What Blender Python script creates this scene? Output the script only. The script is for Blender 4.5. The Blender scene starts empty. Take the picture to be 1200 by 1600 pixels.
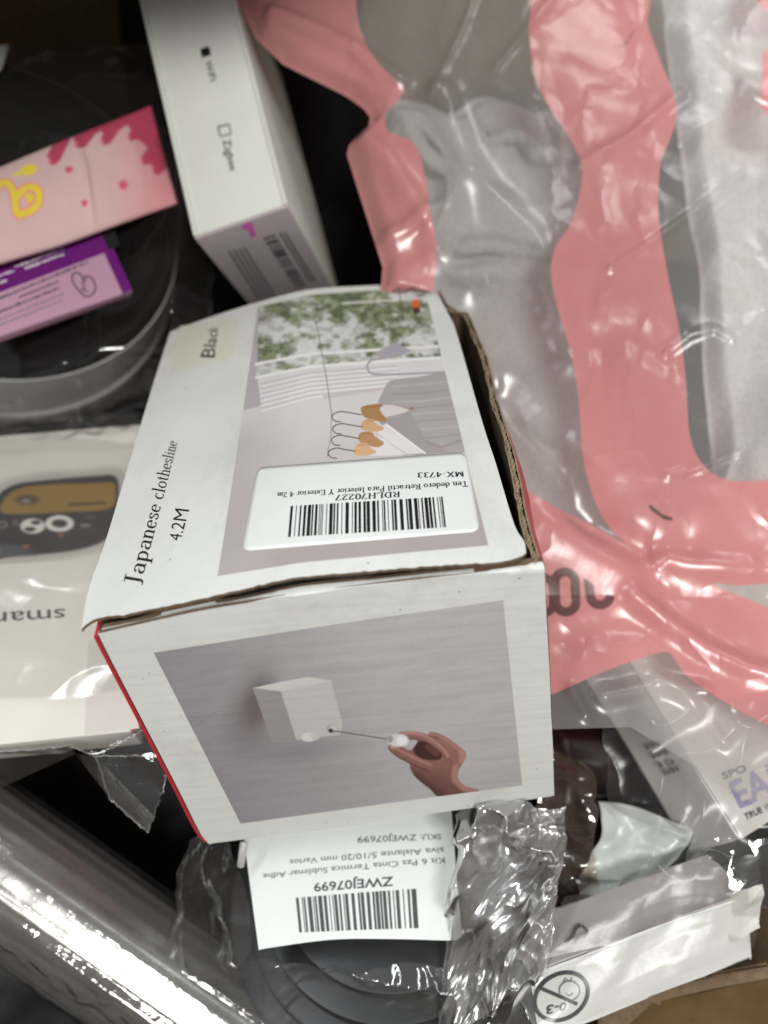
import bpy, bmesh, math
import numpy as np
from mathutils import Vector

# ------------------------------------------------------------------ camera
SC = bpy.context.scene
COL = SC.collection
F = 1230.0                       # focal length in photo pixels (1200 x 1600)
PITCH = math.radians(58)
CAM = np.array([0.0, 0.0, 0.40])
FW = np.array([0, math.cos(PITCH), -math.sin(PITCH)])
DN = np.array([0, -math.sin(PITCH), -math.cos(PITCH)])
RT = np.array([1.0, 0, 0])
UPI = -DN

cam_d = bpy.data.cameras.new('camera')
cam_o = bpy.data.objects.new('camera', cam_d)
COL.objects.link(cam_o)
cam_o.location = CAM
cam_o.rotation_euler = (math.radians(90) - PITCH, 0, 0)
cam_d.sensor_fit = 'VERTICAL'
cam_d.sensor_height = 9.8
cam_d.sensor_width = 7.35
cam_d.lens = F / 1600 * 9.8
cam_d.clip_start = 0.01
cam_d.clip_end = 50
cam_d.dof.use_dof = True
cam_d.dof.focus_distance = 0.200
cam_d.dof.aperture_fstop = 2.1
SC.camera = cam_o

# ------------------------------------------------------------------ light
world = bpy.data.worlds.new('World')
SC.world = world
world.use_nodes = True
bg = world.node_tree.nodes['Background']
bg.inputs[0].default_value = (0.93, 0.96, 1.0, 1)
bg.inputs[1].default_value = 0.22


def area(name, loc, target, sx, sy, power, col):
    l = bpy.data.lights.new(name, 'AREA')
    l.shape = 'RECTANGLE'
    l.size, l.size_y = sx, sy
    l.energy = power
    l.color = col
    o = bpy.data.objects.new(name, l)
    COL.objects.link(o)
    o.location = loc
    o.rotation_euler = (Vector(target) - Vector(loc)).to_track_quat('-Z', 'Y').to_euler()
    return o


area('ceiling_lamp', (0.30, -0.72, 1.65), (0.0, 0.13, 0.18), 0.50, 0.22, 23.5, (1.0, 0.99, 0.95))
area('ceiling_lamp', (0.80, 1.10, 1.9), (0.05, 0.2, 0.18), 0.36, 0.12, 4.2, (1.0, 0.98, 0.97))
area('ceiling_lamp', (-0.70, 0.35, 1.9), (0.0, 0.1, 0.18), 1.1, 0.16, 13.0, (0.95, 0.98, 1.0))

SC.view_settings.view_transform = 'Standard'
SC.view_settings.look = 'None'
SC.view_settings.exposure = 0.0
SC.view_settings.gamma = 1.0
SC.view_settings.use_curve_mapping = False
SC.render.engine = 'CYCLES'
cy = SC.cycles
cy.use_denoising = True
cy.max_bounces = 10
cy.transparent_max_bounces = 24
cy.diffuse_bounces = 4
cy.glossy_bounces = 4
cy.sample_clamp_indirect = 6
cy.caustics_reflective = False
cy.caustics_refractive = False

# ------------------------------------------------------------------ maths helpers
RNG = np.random.default_rng(7)


def nrm(v):
    v = np.asarray(v, float)
    return v / np.linalg.norm(v, axis=-1, keepdims=True)


def ray(px, py):
    px = np.asarray(px, float)
    py = np.asarray(py, float)
    return (FW + ((px - 600) / F)[..., None] * RT + ((py - 800) / F)[..., None] * DN)


def at(px, py, d):
    return CAM + ray(px, py) * np.asarray(d, float)[..., None]


def project(P):
    Q = np.asarray(P, float) - CAM
    z = Q @ FW
    return np.stack([600 + F * (Q @ RT) / z, 800 + F * (Q @ DN) / z], -1)


class Plane:
    """a flat surface in the place; maps photo points on to it"""
    def __init__(s, P0, N, off=0.0):
        s.N = nrm(N)
        s.P0 = np.asarray(P0, float) + s.N * off

    def __call__(s, px, py, off=0.0):
        r = ray(px, py)
        t = ((s.P0 + s.N * off - CAM) @ s.N) / (r @ s.N)
        return CAM + r * t[..., None]

    def normal(s, P):
        return np.broadcast_to(s.N, np.asarray(P).shape)


def quad_h(quad):
    """unit square -> photo quad homography (start-base, end-base, end-top, start-top)"""
    src = [(0, 0), (1, 0), (1, 1), (0, 1)]
    A = []
    b = []
    for (x, y), (u, v) in zip(src, quad):
        A.append([x, y, 1, 0, 0, 0, -u * x, -u * y]); b.append(u)
        A.append([0, 0, 0, x, y, 1, -v * x, -v * y]); b.append(v)
    h = np.linalg.solve(np.array(A, float), np.array(b, float))
    H = np.append(h, 1).reshape(3, 3)

    def f(S):
        S = np.asarray(S, float)
        Q = np.c_[S, np.ones(len(S))] @ H.T
        return Q[:, :2] / Q[:, 2:]
    return f


def sd_poly(P, poly):
    """signed distance, positive inside"""
    P = np.asarray(P, float)
    poly = np.asarray(poly, float)
    sh = P.shape[:-1]
    P = P.reshape(-1, 2)
    d = np.full(len(P), 1e18)
    ins = np.zeros(len(P), bool)
    n = len(poly)
    for i in range(n):
        a = poly[i]; b = poly[(i + 1) % n]
        e = b - a
        w = P - a
        L = e @ e
        if L == 0:
            continue
        t = np.clip((w @ e) / L, 0, 1)
        q = w - t[:, None] * e
        d = np.minimum(d, (q * q).sum(1))
        c = (a[1] > P[:, 1]) != (b[1] > P[:, 1])
        if abs(b[1] - a[1]) > 1e-12:
            xx = a[0] + (P[:, 1] - a[1]) * e[0] / e[1]
            ins ^= c & (P[:, 0] < xx)
    d = np.sqrt(d)
    return np.where(ins, d, -d).reshape(sh)


def d_line(P, line):
    P = np.asarray(P, float)
    sh = P.shape[:-1]
    P = P.reshape(-1, 2)
    d = np.full(len(P), 1e18)
    line = np.asarray(line, float)
    for a, b in zip(line[:-1], line[1:]):
        e = b - a
        w = P - a
        t = np.clip((w @ e) / max(e @ e, 1e-12), 0, 1)
        q = w - t[:, None] * e
        d = np.minimum(d, (q * q).sum(1))
    return np.sqrt(d).reshape(sh)


def sstep(x, a, b):
    t = np.clip((x - a) / (b - a), 0, 1)
    return t * t * (3 - 2 * t)


def smooth_line(pts, n=8, closed=False):
    """Catmull-Rom through points"""
    p = np.asarray(pts, float)
    if closed:
        q = np.vstack([p[-1], p, p[0], p[1]])
    else:
        q = np.vstack([2 * p[0] - p[1], p, 2 * p[-1] - p[-2]])
    out = []
    for i in range(1, len(q) - 2):
        a, b, c, d = q[i - 1], q[i], q[i + 1], q[i + 2]
        for t in np.linspace(0, 1, n, endpoint=False):
            out.append(.5 * ((2 * b) + (c - a) * t + (2 * a - 5 * b + 4 * c - d) * t * t + (3 * b - a - 3 * c + d) * t ** 3))
    if not closed:
        out.append(p[-1])
    return np.array(out)


_lat = np.random.default_rng(99).random((64, 64))


def vnoise(x, y, seed=0):
    x = np.asarray(x, float) + seed * 17.31
    y = np.asarray(y, float) + seed * 9.77
    xi = np.floor(x).astype(int); yi = np.floor(y).astype(int)
    fx = x - xi; fy = y - yi
    fx = fx * fx * (3 - 2 * fx); fy = fy * fy * (3 - 2 * fy)
    g = lambda a, b: _lat[a % 64, b % 64]
    return (g(xi, yi) * (1 - fx) + g(xi + 1, yi) * fx) * (1 - fy) + (g(xi, yi + 1) * (1 - fx) + g(xi + 1, yi + 1) * fx) * fy


def fbm(x, y, seed=0, o=4):
    s = 0; a = .5; n = 0
    for i in range(o):
        s = s + a * vnoise(x * 2 ** i, y * 2 ** i, seed + i); n += a; a *= .5
    return s / n


def crumple(u, v, freq, seed=0, n=7, warp=.5):
    """facetted crumple of stiff film, about 0..1"""
    r = np.random.default_rng(seed)
    h = 0
    tot = 0
    for i in range(n):
        th = r.uniform(0, math.pi)
        f = freq * r.uniform(.5, 1.7)
        w = warp * (fbm(u * freq * .7, v * freq * .7, seed + i * 3, 2) - .5) * 2
        c = (u * math.cos(th) + v * math.sin(th)) * f + r.uniform(0, 1) + w
        t = np.abs((c % 1) - .5) * 2
        a = 1 / (f / freq)
        h = h + a * t
        tot += a
    return h / tot


def lin(c):
    c = np.asarray(c, float) / 255
    return np.where(c <= .04045, c / 12.92, ((c + .055) / 1.055) ** 2.4)


LIT = 0.78


def ink(c):
    """pigment of a printed colour read off the photo under the room light"""
    return np.clip(lin(c) / LIT, 0, .9)


# ------------------------------------------------------------------ object helpers
ROOT = {}


def put(o, label=None, cat=None, group=None, kind=None):
    if label: o['label'] = label
    if cat: o['category'] = cat
    if group: o['group'] = group
    if kind: o['kind'] = kind
    return o


def thing(name, label, cat, loc, group=None):
    o = bpy.data.objects.new(name, None)
    o.empty_display_size = .01
    COL.objects.link(o)
    o.location = loc
    ROOT[o.name] = np.array(loc, float)
    return put(o, label, cat, group)


def link(name, me, parent=None, origin=None):
    o = bpy.data.objects.new(name, me)
    COL.objects.link(o)
    if parent is not None:
        o.parent = parent
        ROOT[o.name] = ROOT[parent.name]
    else:
        ROOT[o.name] = np.zeros(3) if origin is None else np.array(origin, float)
        o.location = ROOT[o.name]
    return o


def fast(name, V, Fq, mat, parent=None, smooth=True, origin=None, attrs=None, colors=None, mats=None, midx=None):
    """V (n,3) world, Fq (m,k) index array -> object"""
    V = np.asarray(V, float)
    base = ROOT[parent.name] if parent is not None else (np.zeros(3) if origin is None else np.array(origin, float))
    V = V - base
    me = bpy.data.meshes.new(name)
    if isinstance(Fq, np.ndarray):
        m, k = Fq.shape
        me.vertices.add(len(V))
        me.vertices.foreach_set('co', V.astype(np.float32).ravel())
        me.loops.add(m * k)
        me.loops.foreach_set('vertex_index', Fq.astype(np.int32).ravel())
        me.polygons.add(m)
        me.polygons.foreach_set('loop_start', np.arange(0, m * k, k, dtype=np.int32))
        me.polygons.foreach_set('loop_total', np.full(m, k, np.int32))
    else:
        me.from_pydata([tuple(v) for v in V], [], [tuple(f) for f in Fq])
    me.update(calc_edges=True)
    me.validate()
    for mm in (mats or [mat]):
        me.materials.append(mm)
    if midx is not None:
        me.polygons.foreach_set('material_index', np.asarray(midx, np.int32))
    me.polygons.foreach_set('use_smooth', np.full(len(me.polygons), bool(smooth)))
    if attrs:
        for k_, a in attrs.items():
            at_ = me.attributes.new(k_, 'FLOAT', 'POINT')
            at_.data.foreach_set('value', np.asarray(a, np.float32).ravel())
    if colors is not None:
        ca = me.attributes.new('print', 'FLOAT_COLOR', 'POINT')
        c = np.ones((len(V), 4), np.float32)
        c[:, :3] = colors
        ca.data.foreach_set('color', c.ravel())
    return link(name, me, parent, origin)


def gridf(nu, nv):
    """faces of a (nv rows, nu cols) vertex grid"""
    i = np.arange(nv - 1)[:, None] * nu + np.arange(nu - 1)[None]
    return np.stack([i, i + 1, i + nu + 1, i + nu], -1).reshape(-1, 4)


def gridf_r(nu, nv):
    return gridf(nu, nv)[:, ::-1].copy()


def slab(P, Nn, thick):
    """closed sheet: P (nv,nu,3) upper side, pushed back along Nn by thick -> V, F, face class (0 top,1 rim,2 bottom)"""
    nv, nu = P.shape[:2]
    top = P.reshape(-1, 3)
    bot = top - np.broadcast_to(Nn, P.shape).reshape(-1, 3) * thick
    f = gridf_r(nu, nv)
    n = len(top)
    g = gridf(nu, nv) + n
    ring = np.r_[np.arange(nu), np.arange(1, nv) * nu + nu - 1, (nv - 1) * nu + np.arange(nu - 2, -1, -1), np.arange(nv - 2, 0, -1) * nu]
    r2 = np.roll(ring, -1)
    side = np.stack([ring, r2, r2 + n, ring + n], -1)
    return np.vstack([top, bot]), np.vstack([f, side, g]), np.r_[np.zeros(len(f)), np.ones(len(side)), np.full(len(g), 2)].astype(int)


def bevel_box(name, O, X, Y, Z, lo, hi, mat, parent=None, bev=.0008, seg=2, cuts=0, jit=0.0, mats=None, pick=None, origin=None, warp=None):
    """box with rounded edges in the frame O,X,Y,Z"""
    bm = bmesh.new()
    bmesh.ops.create_cube(bm, size=1)
    lo = np.array(lo, float); hi = np.array(hi, float)
    for v in bm.verts:
        p = np.array(v.co) + .5
        v.co = Vector(lo + p * (hi - lo))
    if bev:
        bmesh.ops.bevel(bm, geom=bm.edges[:], offset=bev, segments=seg, affect='EDGES', profile=.6)
    if cuts:
        bmesh.ops.subdivide_edges(bm, edges=bm.edges[:], cuts=cuts, use_grid_fill=True)
    base = ROOT[parent.name] if parent is not None else (np.zeros(3) if origin is None else np.array(origin, float))
    bm.normal_update()
    r = np.random.default_rng(len(name) + int(abs(hi[0]) * 1e5))
    idx = []
    for f in bm.faces:
        f.smooth = True
        idx.append(pick(np.array(f.normal)) if pick else 0)
    for v in bm.verts:
        c = np.array(v.co)
        if warp: c = warp(c)
        if jit: c = c + r.normal(size=3) * jit
        v.co = Vector(O + c[0] * X + c[1] * Y + c[2] * Z - base)
    me = bpy.data.meshes.new(name)
    bm.to_mesh(me); bm.free()
    for mm in (mats or [mat]): me.materials.append(mm)
    me.polygons.foreach_set('material_index', np.array(idx, np.int32))
    me.set_sharp_from_angle(angle=math.radians(35)) if hasattr(me, 'set_sharp_from_angle') else None
    return link(name, me, parent, origin)


# ------------------------------------------------------------------ materials
def new_mat(name):
    m = bpy.data.materials.new(name)
    m.use_nodes = True
    nt = m.node_tree
    return m, nt, nt.nodes, nt.links, nt.nodes['Principled BSDF']


def noise_node(nt, scale, detail=4, rough=.55, coord='Object', stretch=None):
    tc = nt.nodes.new('ShaderNodeTexCoord')
    n = nt.nodes.new('ShaderNodeTexNoise')
    n.inputs['Scale'].default_value = scale
    n.inputs['Detail'].default_value = detail
    n.inputs['Roughness'].default_value = rough
    if stretch:
        mp = nt.nodes.new('ShaderNodeMapping')
        mp.inputs['Scale'].default_value = stretch
        nt.links.new(tc.outputs[coord], mp.inputs[0])
        nt.links.new(mp.outputs[0], n.inputs['Vector'])
    else:
        nt.links.new(tc.outputs[coord], n.inputs['Vector'])
    return n


def ramp(nt, src, stops):
    r = nt.nodes.new('ShaderNodeValToRGB')
    e = r.color_ramp.elements
    while len(e) < len(stops): e.new(.5)
    for q, (p, c) in zip(e, stops):
        q.position = p
        q.color = (*c, 1) if len(c) == 3 else c
    nt.links.new(src, r.inputs[0])
    return r


def mixc(nt, a, b, fac, mode='MIX'):
    m = nt.nodes.new('ShaderNodeMix')
    m.data_type = 'RGBA'
    m.blend_type = mode
    for i, s in ((6, a), (7, b)):
        if hasattr(s, 'links') or hasattr(s, 'is_output'): nt.links.new(s, m.inputs[i])
        else: m.inputs[i].default_value = (*s, 1)
    if hasattr(fac, 'is_output'): nt.links.new(fac, m.inputs[0])
    else: m.inputs[0].default_value = fac
    return m.outputs[2]


def bump(nt, b, height, strength, dist, prev=None):
    n = nt.nodes.new('ShaderNodeBump')
    n.inputs['Strength'].default_value = strength
    n.inputs['Distance'].default_value = dist
    nt.links.new(height, n.inputs['Height'])
    if prev is not None: nt.links.new(prev, n.inputs['Normal'])
    if b is not None: nt.links.new(n.outputs[0], b.inputs['Normal'])
    return n.outputs[0]


def paper(name, col, rough=.55, var=.05, speck=.0, spec=.35, grain=900, bstr=.25, attr=False, corr=None):
    """coated board or paper: slight mottling, grey scuffs, specks, fibre relief"""
    m, nt, N, L, b = new_mat(name)
    if attr:
        a = N.new('ShaderNodeAttribute'); a.attribute_name = 'print'
        c = a.outputs['Color']
    else:
        rgb = N.new('ShaderNodeRGB'); rgb.outputs[0].default_value = (*col, 1)
        c = rgb.outputs[0]
    n1 = noise_node(nt, 45, 5, .6)
    r1 = ramp(nt, n1.outputs['Fac'], [(.3, (1 - var * 1.6,) * 3), (.62, (1, 1, 1))])
    c = mixc(nt, c, r1.outputs[0], 1.0, 'MULTIPLY')
    n2 = noise_node(nt, 1500, 2, .5)
    r2 = ramp(nt, n2.outputs['Fac'], [(.25, (.94,) * 3), (.75, (1, 1, 1))])
    c = mixc(nt, c, r2.outputs[0], .6, 'MULTIPLY')
    if speck:
        vo = N.new('ShaderNodeTexVoronoi'); vo.inputs['Scale'].default_value = 210
        tc = N.new('ShaderNodeTexCoord'); L.new(tc.outputs['Object'], vo.inputs['Vector'])
        r3 = ramp(nt, vo.outputs['Distance'], [(.04, (0, 0, 0)), (.075, (1, 1, 1))])
        n3 = noise_node(nt, 60, 2, .5)
        r4 = ramp(nt, n3.outputs['Fac'], [(.46, (0, 0, 0)), (.54, (1, 1, 1))])
        sp = mixc(nt, (1, 1, 1), r3.outputs[0], r4.outputs[0])
        c = mixc(nt, c, mixc(nt, (.34, .32, .30), (1, 1, 1), sp), speck, 'MULTIPLY')
        n8 = noise_node(nt, 22, 7, .72, stretch=(1, .35, 1))
        r8 = ramp(nt, n8.outputs['Fac'], [(.54, (1, 1, 1)), (.70, (.74, .73, .71))])
        c = mixc(nt, c, r8.outputs[0], speck * .7, 'MULTIPLY')
    L.new(c, b.inputs['Base Color'])
    b.inputs['Roughness'].default_value = rough
    b.inputs['Specular IOR Level'].default_value = spec
    n5 = noise_node(nt, grain, 3, .6)
    p = bump(nt, None, n5.outputs['Fac'], bstr, .00004)
    n6 = noise_node(nt, 60, 3, .5)
    p2 = bump(nt, b if not corr else None, n6.outputs['Fac'], .35, .0006, p)
    if corr:
        n7 = noise_node(nt, 30, 2, .5, stretch=corr)
        bump(nt, b, n7.outputs['Fac'], .25, .0005, p2)
    return m


def kraft(name, col=(.25, .17, .10)):
    m, nt, N, L, b = new_mat(name)
    n1 = noise_node(nt, 300, 6, .7)
    r = ramp(nt, n1.outputs['Fac'], [(.3, tuple(np.array(col) * .7)), (.7, tuple(np.array(col) * 1.25))])
    n2 = noise_node(nt, 25, 3, .6)
    r2 = ramp(nt, n2.outputs['Fac'], [(.3, (.82,) * 3), (.7, (1.05,) * 3)])
    c = mixc(nt, r.outputs[0], r2.outputs[0], 1, 'MULTIPLY')
    L.new(c, b.inputs['Base Color'])
    b.inputs['Roughness'].default_value = .85
    bump(nt, b, n1.outputs['Fac'], .6, .0003)
    return m


def plain(name, col, rough=.5, spec=.4, metal=0.0, var=.1, scale=80, bdist=0.0, bscale=200):
    m, nt, N, L, b = new_mat(name)
    n = noise_node(nt, scale, 4, .6)
    c0 = np.array(col, float)
    r = ramp(nt, n.outputs['Fac'], [(.3, tuple(c0 * (1 - var))), (.7, tuple(np.minimum(c0 * (1 + var), 1)))])
    L.new(r.outputs[0], b.inputs['Base Color'])
    b.inputs['Roughness'].default_value = rough
    b.inputs['Specular IOR Level'].default_value = spec
    b.inputs['Metallic'].default_value = metal
    if bdist:
        n2 = noise_node(nt, bscale, 4, .6)
        bump(nt, b, n2.outputs['Fac'], .6, bdist)
    return m


def schlick(nt, normal, k):
    """sheet reflectance, the same from either side"""
    lw = nt.nodes.new('ShaderNodeLayerWeight'); lw.inputs[0].default_value = .5
    if normal is not None: nt.links.new(normal, lw.inputs['Normal'])
    pw = nt.nodes.new('ShaderNodeMath'); pw.operation = 'POWER'; pw.inputs[1].default_value = 5
    nt.links.new(lw.outputs['Facing'], pw.inputs[0])
    ma = nt.nodes.new('ShaderNodeMath'); ma.operation = 'MULTIPLY_ADD'
    ma.inputs[1].default_value = .96 * k; ma.inputs[2].default_value = .04 * k
    ma.use_clamp = True
    nt.links.new(pw.outputs[0], ma.inputs[0])
    return ma.outputs[0]


def film(name, haze=.05, tint=(.97, .97, .96), rough=.07, bdist=.0006, bscale=90, gloss=1.0, hazecol=(.8, .79, .77)):
    """thin clear plastic: see-through, fresnel gloss on both sides, a little milky"""
    m, nt, N, L, b = new_mat(name)
    N.remove(b)
    out = [n for n in N if n.type == 'OUTPUT_MATERIAL'][0]
    tr = N.new('ShaderNodeBsdfTransparent'); tr.inputs[0].default_value = (*tint, 1)
    gl = N.new('ShaderNodeBsdfGlossy'); gl.inputs['Roughness'].default_value = rough
    df = N.new('ShaderNodeBsdfDiffuse'); df.inputs[0].default_value = (*hazecol, 1)
    n = noise_node(nt, bscale, 4, .55)
    bn = bump(nt, None, n.outputs['Fac'], .8, bdist)
    L.new(bn, gl.inputs['Normal'])
    fac = schlick(nt, bn, 1.8 * gloss)
    hz = N.new('ShaderNodeMixShader'); hz.inputs[0].default_value = haze
    L.new(tr.outputs[0], hz.inputs[1]); L.new(df.outputs[0], hz.inputs[2])
    mx = N.new('ShaderNodeMixShader')
    L.new(fac, mx.inputs[0]); L.new(hz.outputs[0], mx.inputs[1]); L.new(gl.outputs[0], mx.inputs[2])
    L.new(mx.outputs[0], out.inputs[0])
    return m


M = {}
M['white'] = paper('white_board', (.765, .78, .75), .6, .045, .9, .18, corr=(1, 1, 14))
M['white_plain'] = paper('white_carton', (.76, .77, .74), .45, .04, .25, .4)
M['print'] = paper('printed_photo', (0, 0, 0), .55, .04, .2, .22, attr=True, corr=(1, 1, 14))
M['sticker'] = paper('sticker_paper', (.80, .83, .815), .5, .02, .1, .22)
M['cream_sticker'] = paper('cream_sticker', (.78, .795, .66), .4, .03, 0, .4)
M['red'] = paper('red_board', (.55, .035, .045), .4, .06, .3, .4)
M['kraft'] = kraft('torn_kraft', (.29, .215, .135))
M['kraft_dark'] = kraft('inner_kraft', (.17, .11, .065))
M['carton'] = kraft('carton_board', (.21, .135, .07))
M['ink'] = plain('black_ink', (.012, .012, .013), .55, .3)
M['ink_soft'] = plain('grey_ink', (.07, .07, .075), .5, .3)
M['ink_grey'] = plain('pale_grey_ink', (.22, .22, .22), .5, .3)
M['film'] = film('clear_film')
M['film_hazy'] = film('hazy_film', .06, (.95, .95, .94), .16, .0003, 50, .9)
M['film_thin'] = film('thin_wrap', .010, (.96, .96, .96), .08, .0003, 60, 1.1)
M['film_crisp'] = film('crisp_film', .03, (.95, .95, .95), .08, .0005, 130, 1.3)
M['film_bright'] = film('bright_film', .24, (.95, .95, .95), .18, .0003, 60, 5.5)
M['film_soft'] = film('soft_film', .02, (.95, .95, .95), .2, .0002, 70, .22)
M['gap_black'] = plain('gap_black', (.010, .010, .011), .5, .22, var=.3, bdist=.0006, bscale=60)  # near-black standing for deep shade in the gaps
M['black_tape'] = plain('black_tape', (.02, .021, .022), .4, .5, var=.2)


# ------------------------------------------------------------------ lettering
def arc(cx, cy, rx, ry, a0, a1, n=14):
    t = np.radians(np.linspace(a0, a1, n))
    return np.c_[cx + rx * np.cos(t), cy + ry * np.sin(t)]


def _ln(*p):
    return np.array(p, float)


def glyphs():
    g = {}
    S = lambda x, y, w=.13: _ln((x - w, y), (x + w, y))
    g['J'] = (.46, [_ln((.26, 1), (.26, .12)), arc(.13, .08, .13, .17, 10, -120), S(.26, 1, .17)])
    g['a'] = (.52, [arc(.25, .43, .16, .17, 165, 0), _ln((.41, .44), (.41, .08), (.46, .0), (.52, .03)), arc(.24, .17, .17, .17, 75, 320)])
    g['p'] = (.56, [_ln((.12, .6), (.12, -.32)), S(.12, -.32), _ln((.0, .56), (.12, .6)), arc(.28, .3, .2, .3, 145, -145)])
    g['n'] = (.56, [_ln((.12, .6), (.12, 0)), S(.12, 0), _ln((.0, .56), (.12, .6)), arc(.28, .4, .16, .2, 170, 0), _ln((.44, .42), (.44, 0)), S(.44, 0)])
    g['m'] = (.84, [_ln((.12, .6), (.12, 0)), S(.12, 0), arc(.26, .4, .14, .2, 170, 0), _ln((.40, .42), (.40, 0)), S(.4, 0), arc(.55, .4, .14, .2, 170, 0), _ln((.69, .42), (.69, 0)), S(.69, 0)])
    g['h'] = (.56, [_ln((.12, 1), (.12, 0)), S(.12, 0), _ln((.0, .96), (.12, 1)), arc(.28, .4, .16, .2, 170, 0), _ln((.44, .42), (.44, 0)), S(.44, 0)])
    g['e'] = (.48, [arc(.25, .3, .2, .3, 5, 318, 20), _ln((.06, .33), (.45, .33))])
    g['s'] = (.44, [smooth_line([(.38, .47), (.3, .59), (.17, .59), (.08, .47), (.17, .36), (.3, .27), (.38, .14), (.29, .01), (.15, .01), (.05, .14)], 4)])
    g['c'] = (.46, [arc(.26, .3, .2, .3, 48, 318, 18)])
    g['l'] = (.28, [_ln((.13, 1), (.13, 0)), S(.13, 0), _ln((.0, .96), (.13, 1))])
    g['i'] = (.28, [_ln((.13, .6), (.13, 0)), S(.13, 0), _ln((.01, .56), (.13, .6)), _ln((.13, .88), (.13, .78))])
    g['o'] = (.52, [arc(.26, .3, .21, .3, 0, 360, 24)])
    g['t'] = (.34, [_ln((.15, .82), (.15, .12)), arc(.24, .12, .09, .12, 180, 300), _ln((.0, .6), (.3, .6))])
    g['d'] = (.56, [arc(.26, .3, .2, .3, 45, 315), _ln((.44, 1), (.44, 0)), _ln((.34, .97), (.44, 1)), _ln((.44, 0), (.54, .02))])
    g['r'] = (.42, [_ln((.12, .6), (.12, 0)), S(.12, 0), _ln((.0, .56), (.12, .6)), arc(.27, .4, .15, .2, 165, 50)])
    g['x'] = (.52, [_ln((.06, .6), (.44, 0)), _ln((.44, .6), (.06, 0)), S(.08, 0, .09), S(.42, 0, .09), S(.08, .6, .09), S(.42, .6, .09)])
    D = arc(.3, .5, .34, .5, 90, -90)
    g['R'] = (.72, [_ln((.14, 1), (.14, 0)), S(.14, 0), _ln((.0, 1), (.32, 1)), arc(.32, .75, .24, .25, 90, -90), _ln((.32, .5), (.14, .5)), _ln((.34, .5), (.62, 0), (.72, 0))])
    g['P'] = (.64, [_ln((.14, 1), (.14, 0)), S(.14, 0), _ln((.0, 1), (.32, 1)), arc(.32, .74, .24, .26, 90, -90), _ln((.32, .48), (.14, .48))])
    g['D'] = (.76, [_ln((.14, 1), (.14, 0)), _ln((.0, 1), (.3, 1)), D, _ln((.3, 0), (.0, 0))])
    g['L'] = (.64, [_ln((.14, 1), (.14, 0)), S(.14, 1), _ln((.0, 0), (.56, 0), (.58, .22))])
    g['H'] = (.8, [_ln((.14, 1), (.14, 0)), _ln((.62, 1), (.62, 0)), _ln((.14, .5), (.62, .5)), S(.14, 0), S(.14, 1), S(.62, 0), S(.62, 1)])
    g['M'] = (.94, [_ln((.12, 0), (.14, 1)), _ln((.16, 1), (.45, .05)), _ln((.45, .05), (.74, 1)), _ln((.76, 1), (.78, 0)), S(.12, 0, .1), S(.78, 0), S(.1, 1, .1), S(.8, 1, .1)])
    g['X'] = (.76, [_ln((.08, 1), (.62, 0)), _ln((.62, 1), (.08, 0)), S(.1, 0), S(.62, 0), S(.1, 1), S(.62, 1)])
    g['T'] = (.68, [_ln((.32, 1), (.32, 0)), S(.32, 0, .14), _ln((.02, .8), (.04, 1), (.6, 1), (.62, .8))])
    g['I'] = (.34, [_ln((.15, 1), (.15, 0)), S(.15, 0), S(.15, 1)])
    g['Y'] = (.72, [_ln((.08, 1), (.34, .48)), _ln((.6, 1), (.34, .48)), _ln((.34, .48), (.34, 0)), S(.34, 0), S(.1, 1), S(.6, 1)])
    g['E'] = (.66, [_ln((.14, 1), (.14, 0)), _ln((.0, 1), (.54, 1), (.56, .8)), _ln((.0, 0), (.56, 0), (.6, .22)), _ln((.14, .52), (.42, .52))])
    g['0'] = (.56, [arc(.26, .5, .2, .5, 0, 360, 26)])
    g['2'] = (.54, [np.vstack([arc(.25, .74, .18, .26, 170, -20), _ln((.3, .4), (.05, .02)), _ln((.46, .02), (.48, .16))])])
    g['3'] = (.54, [arc(.23, .75, .17, .25, 150, -80), arc(.23, .26, .2, .26, 80, -150)])
    g['4'] = (.56, [_ln((.38, 1), (.38, 0)), _ln((.36, 1), (.03, .3), (.5, .3)), S(.38, 0, .1)])
    g['7'] = (.52, [_ln((.05, .82), (.06, 1), (.48, 1), (.2, 0))])
    g['.'] = (.26, [_ln((.1, .06), (.14, .06))])
    g['-'] = (.38, [_ln((.05, .36), (.3, .36))])
    g[' '] = (.3, [])
    return g


GL = glyphs()


def serif_shapes(text, thick=.12, thin=.05, squeeze=None):
    """quads of broad-pen serif lettering, normalised to the unit square in x; y: 0 baseline, 1 cap height"""
    V = []; Fc = []
    x = 0.0
    for ch in text:
        adv, st = GL[ch]
        for s in st:
            d = np.gradient(s, axis=0)
            d = d / np.maximum(np.linalg.norm(d, axis=1, keepdims=True), 1e-9)
            w = thin + (thick - thin) * np.abs(d[:, 1]) ** 1.5
            if ch == '.': w[:] = .13
            n = np.c_[-d[:, 1], d[:, 0]]
            a = s + n * w[:, None] / 2
            b = s - n * w[:, None] / 2
            k = len(V)
            for p, q in zip(a, b):
                V += [(p[0] + x, p[1]), (q[0] + x, q[1])]
            for i in range(len(s) - 1):
                Fc.append((k + 2 * i, k + 2 * i + 1, k + 2 * i + 3, k + 2 * i + 2))
        x += adv + .06
    V = np.array(V)
    V[:, 0] /= (x - .06)
    return V, Fc


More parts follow.
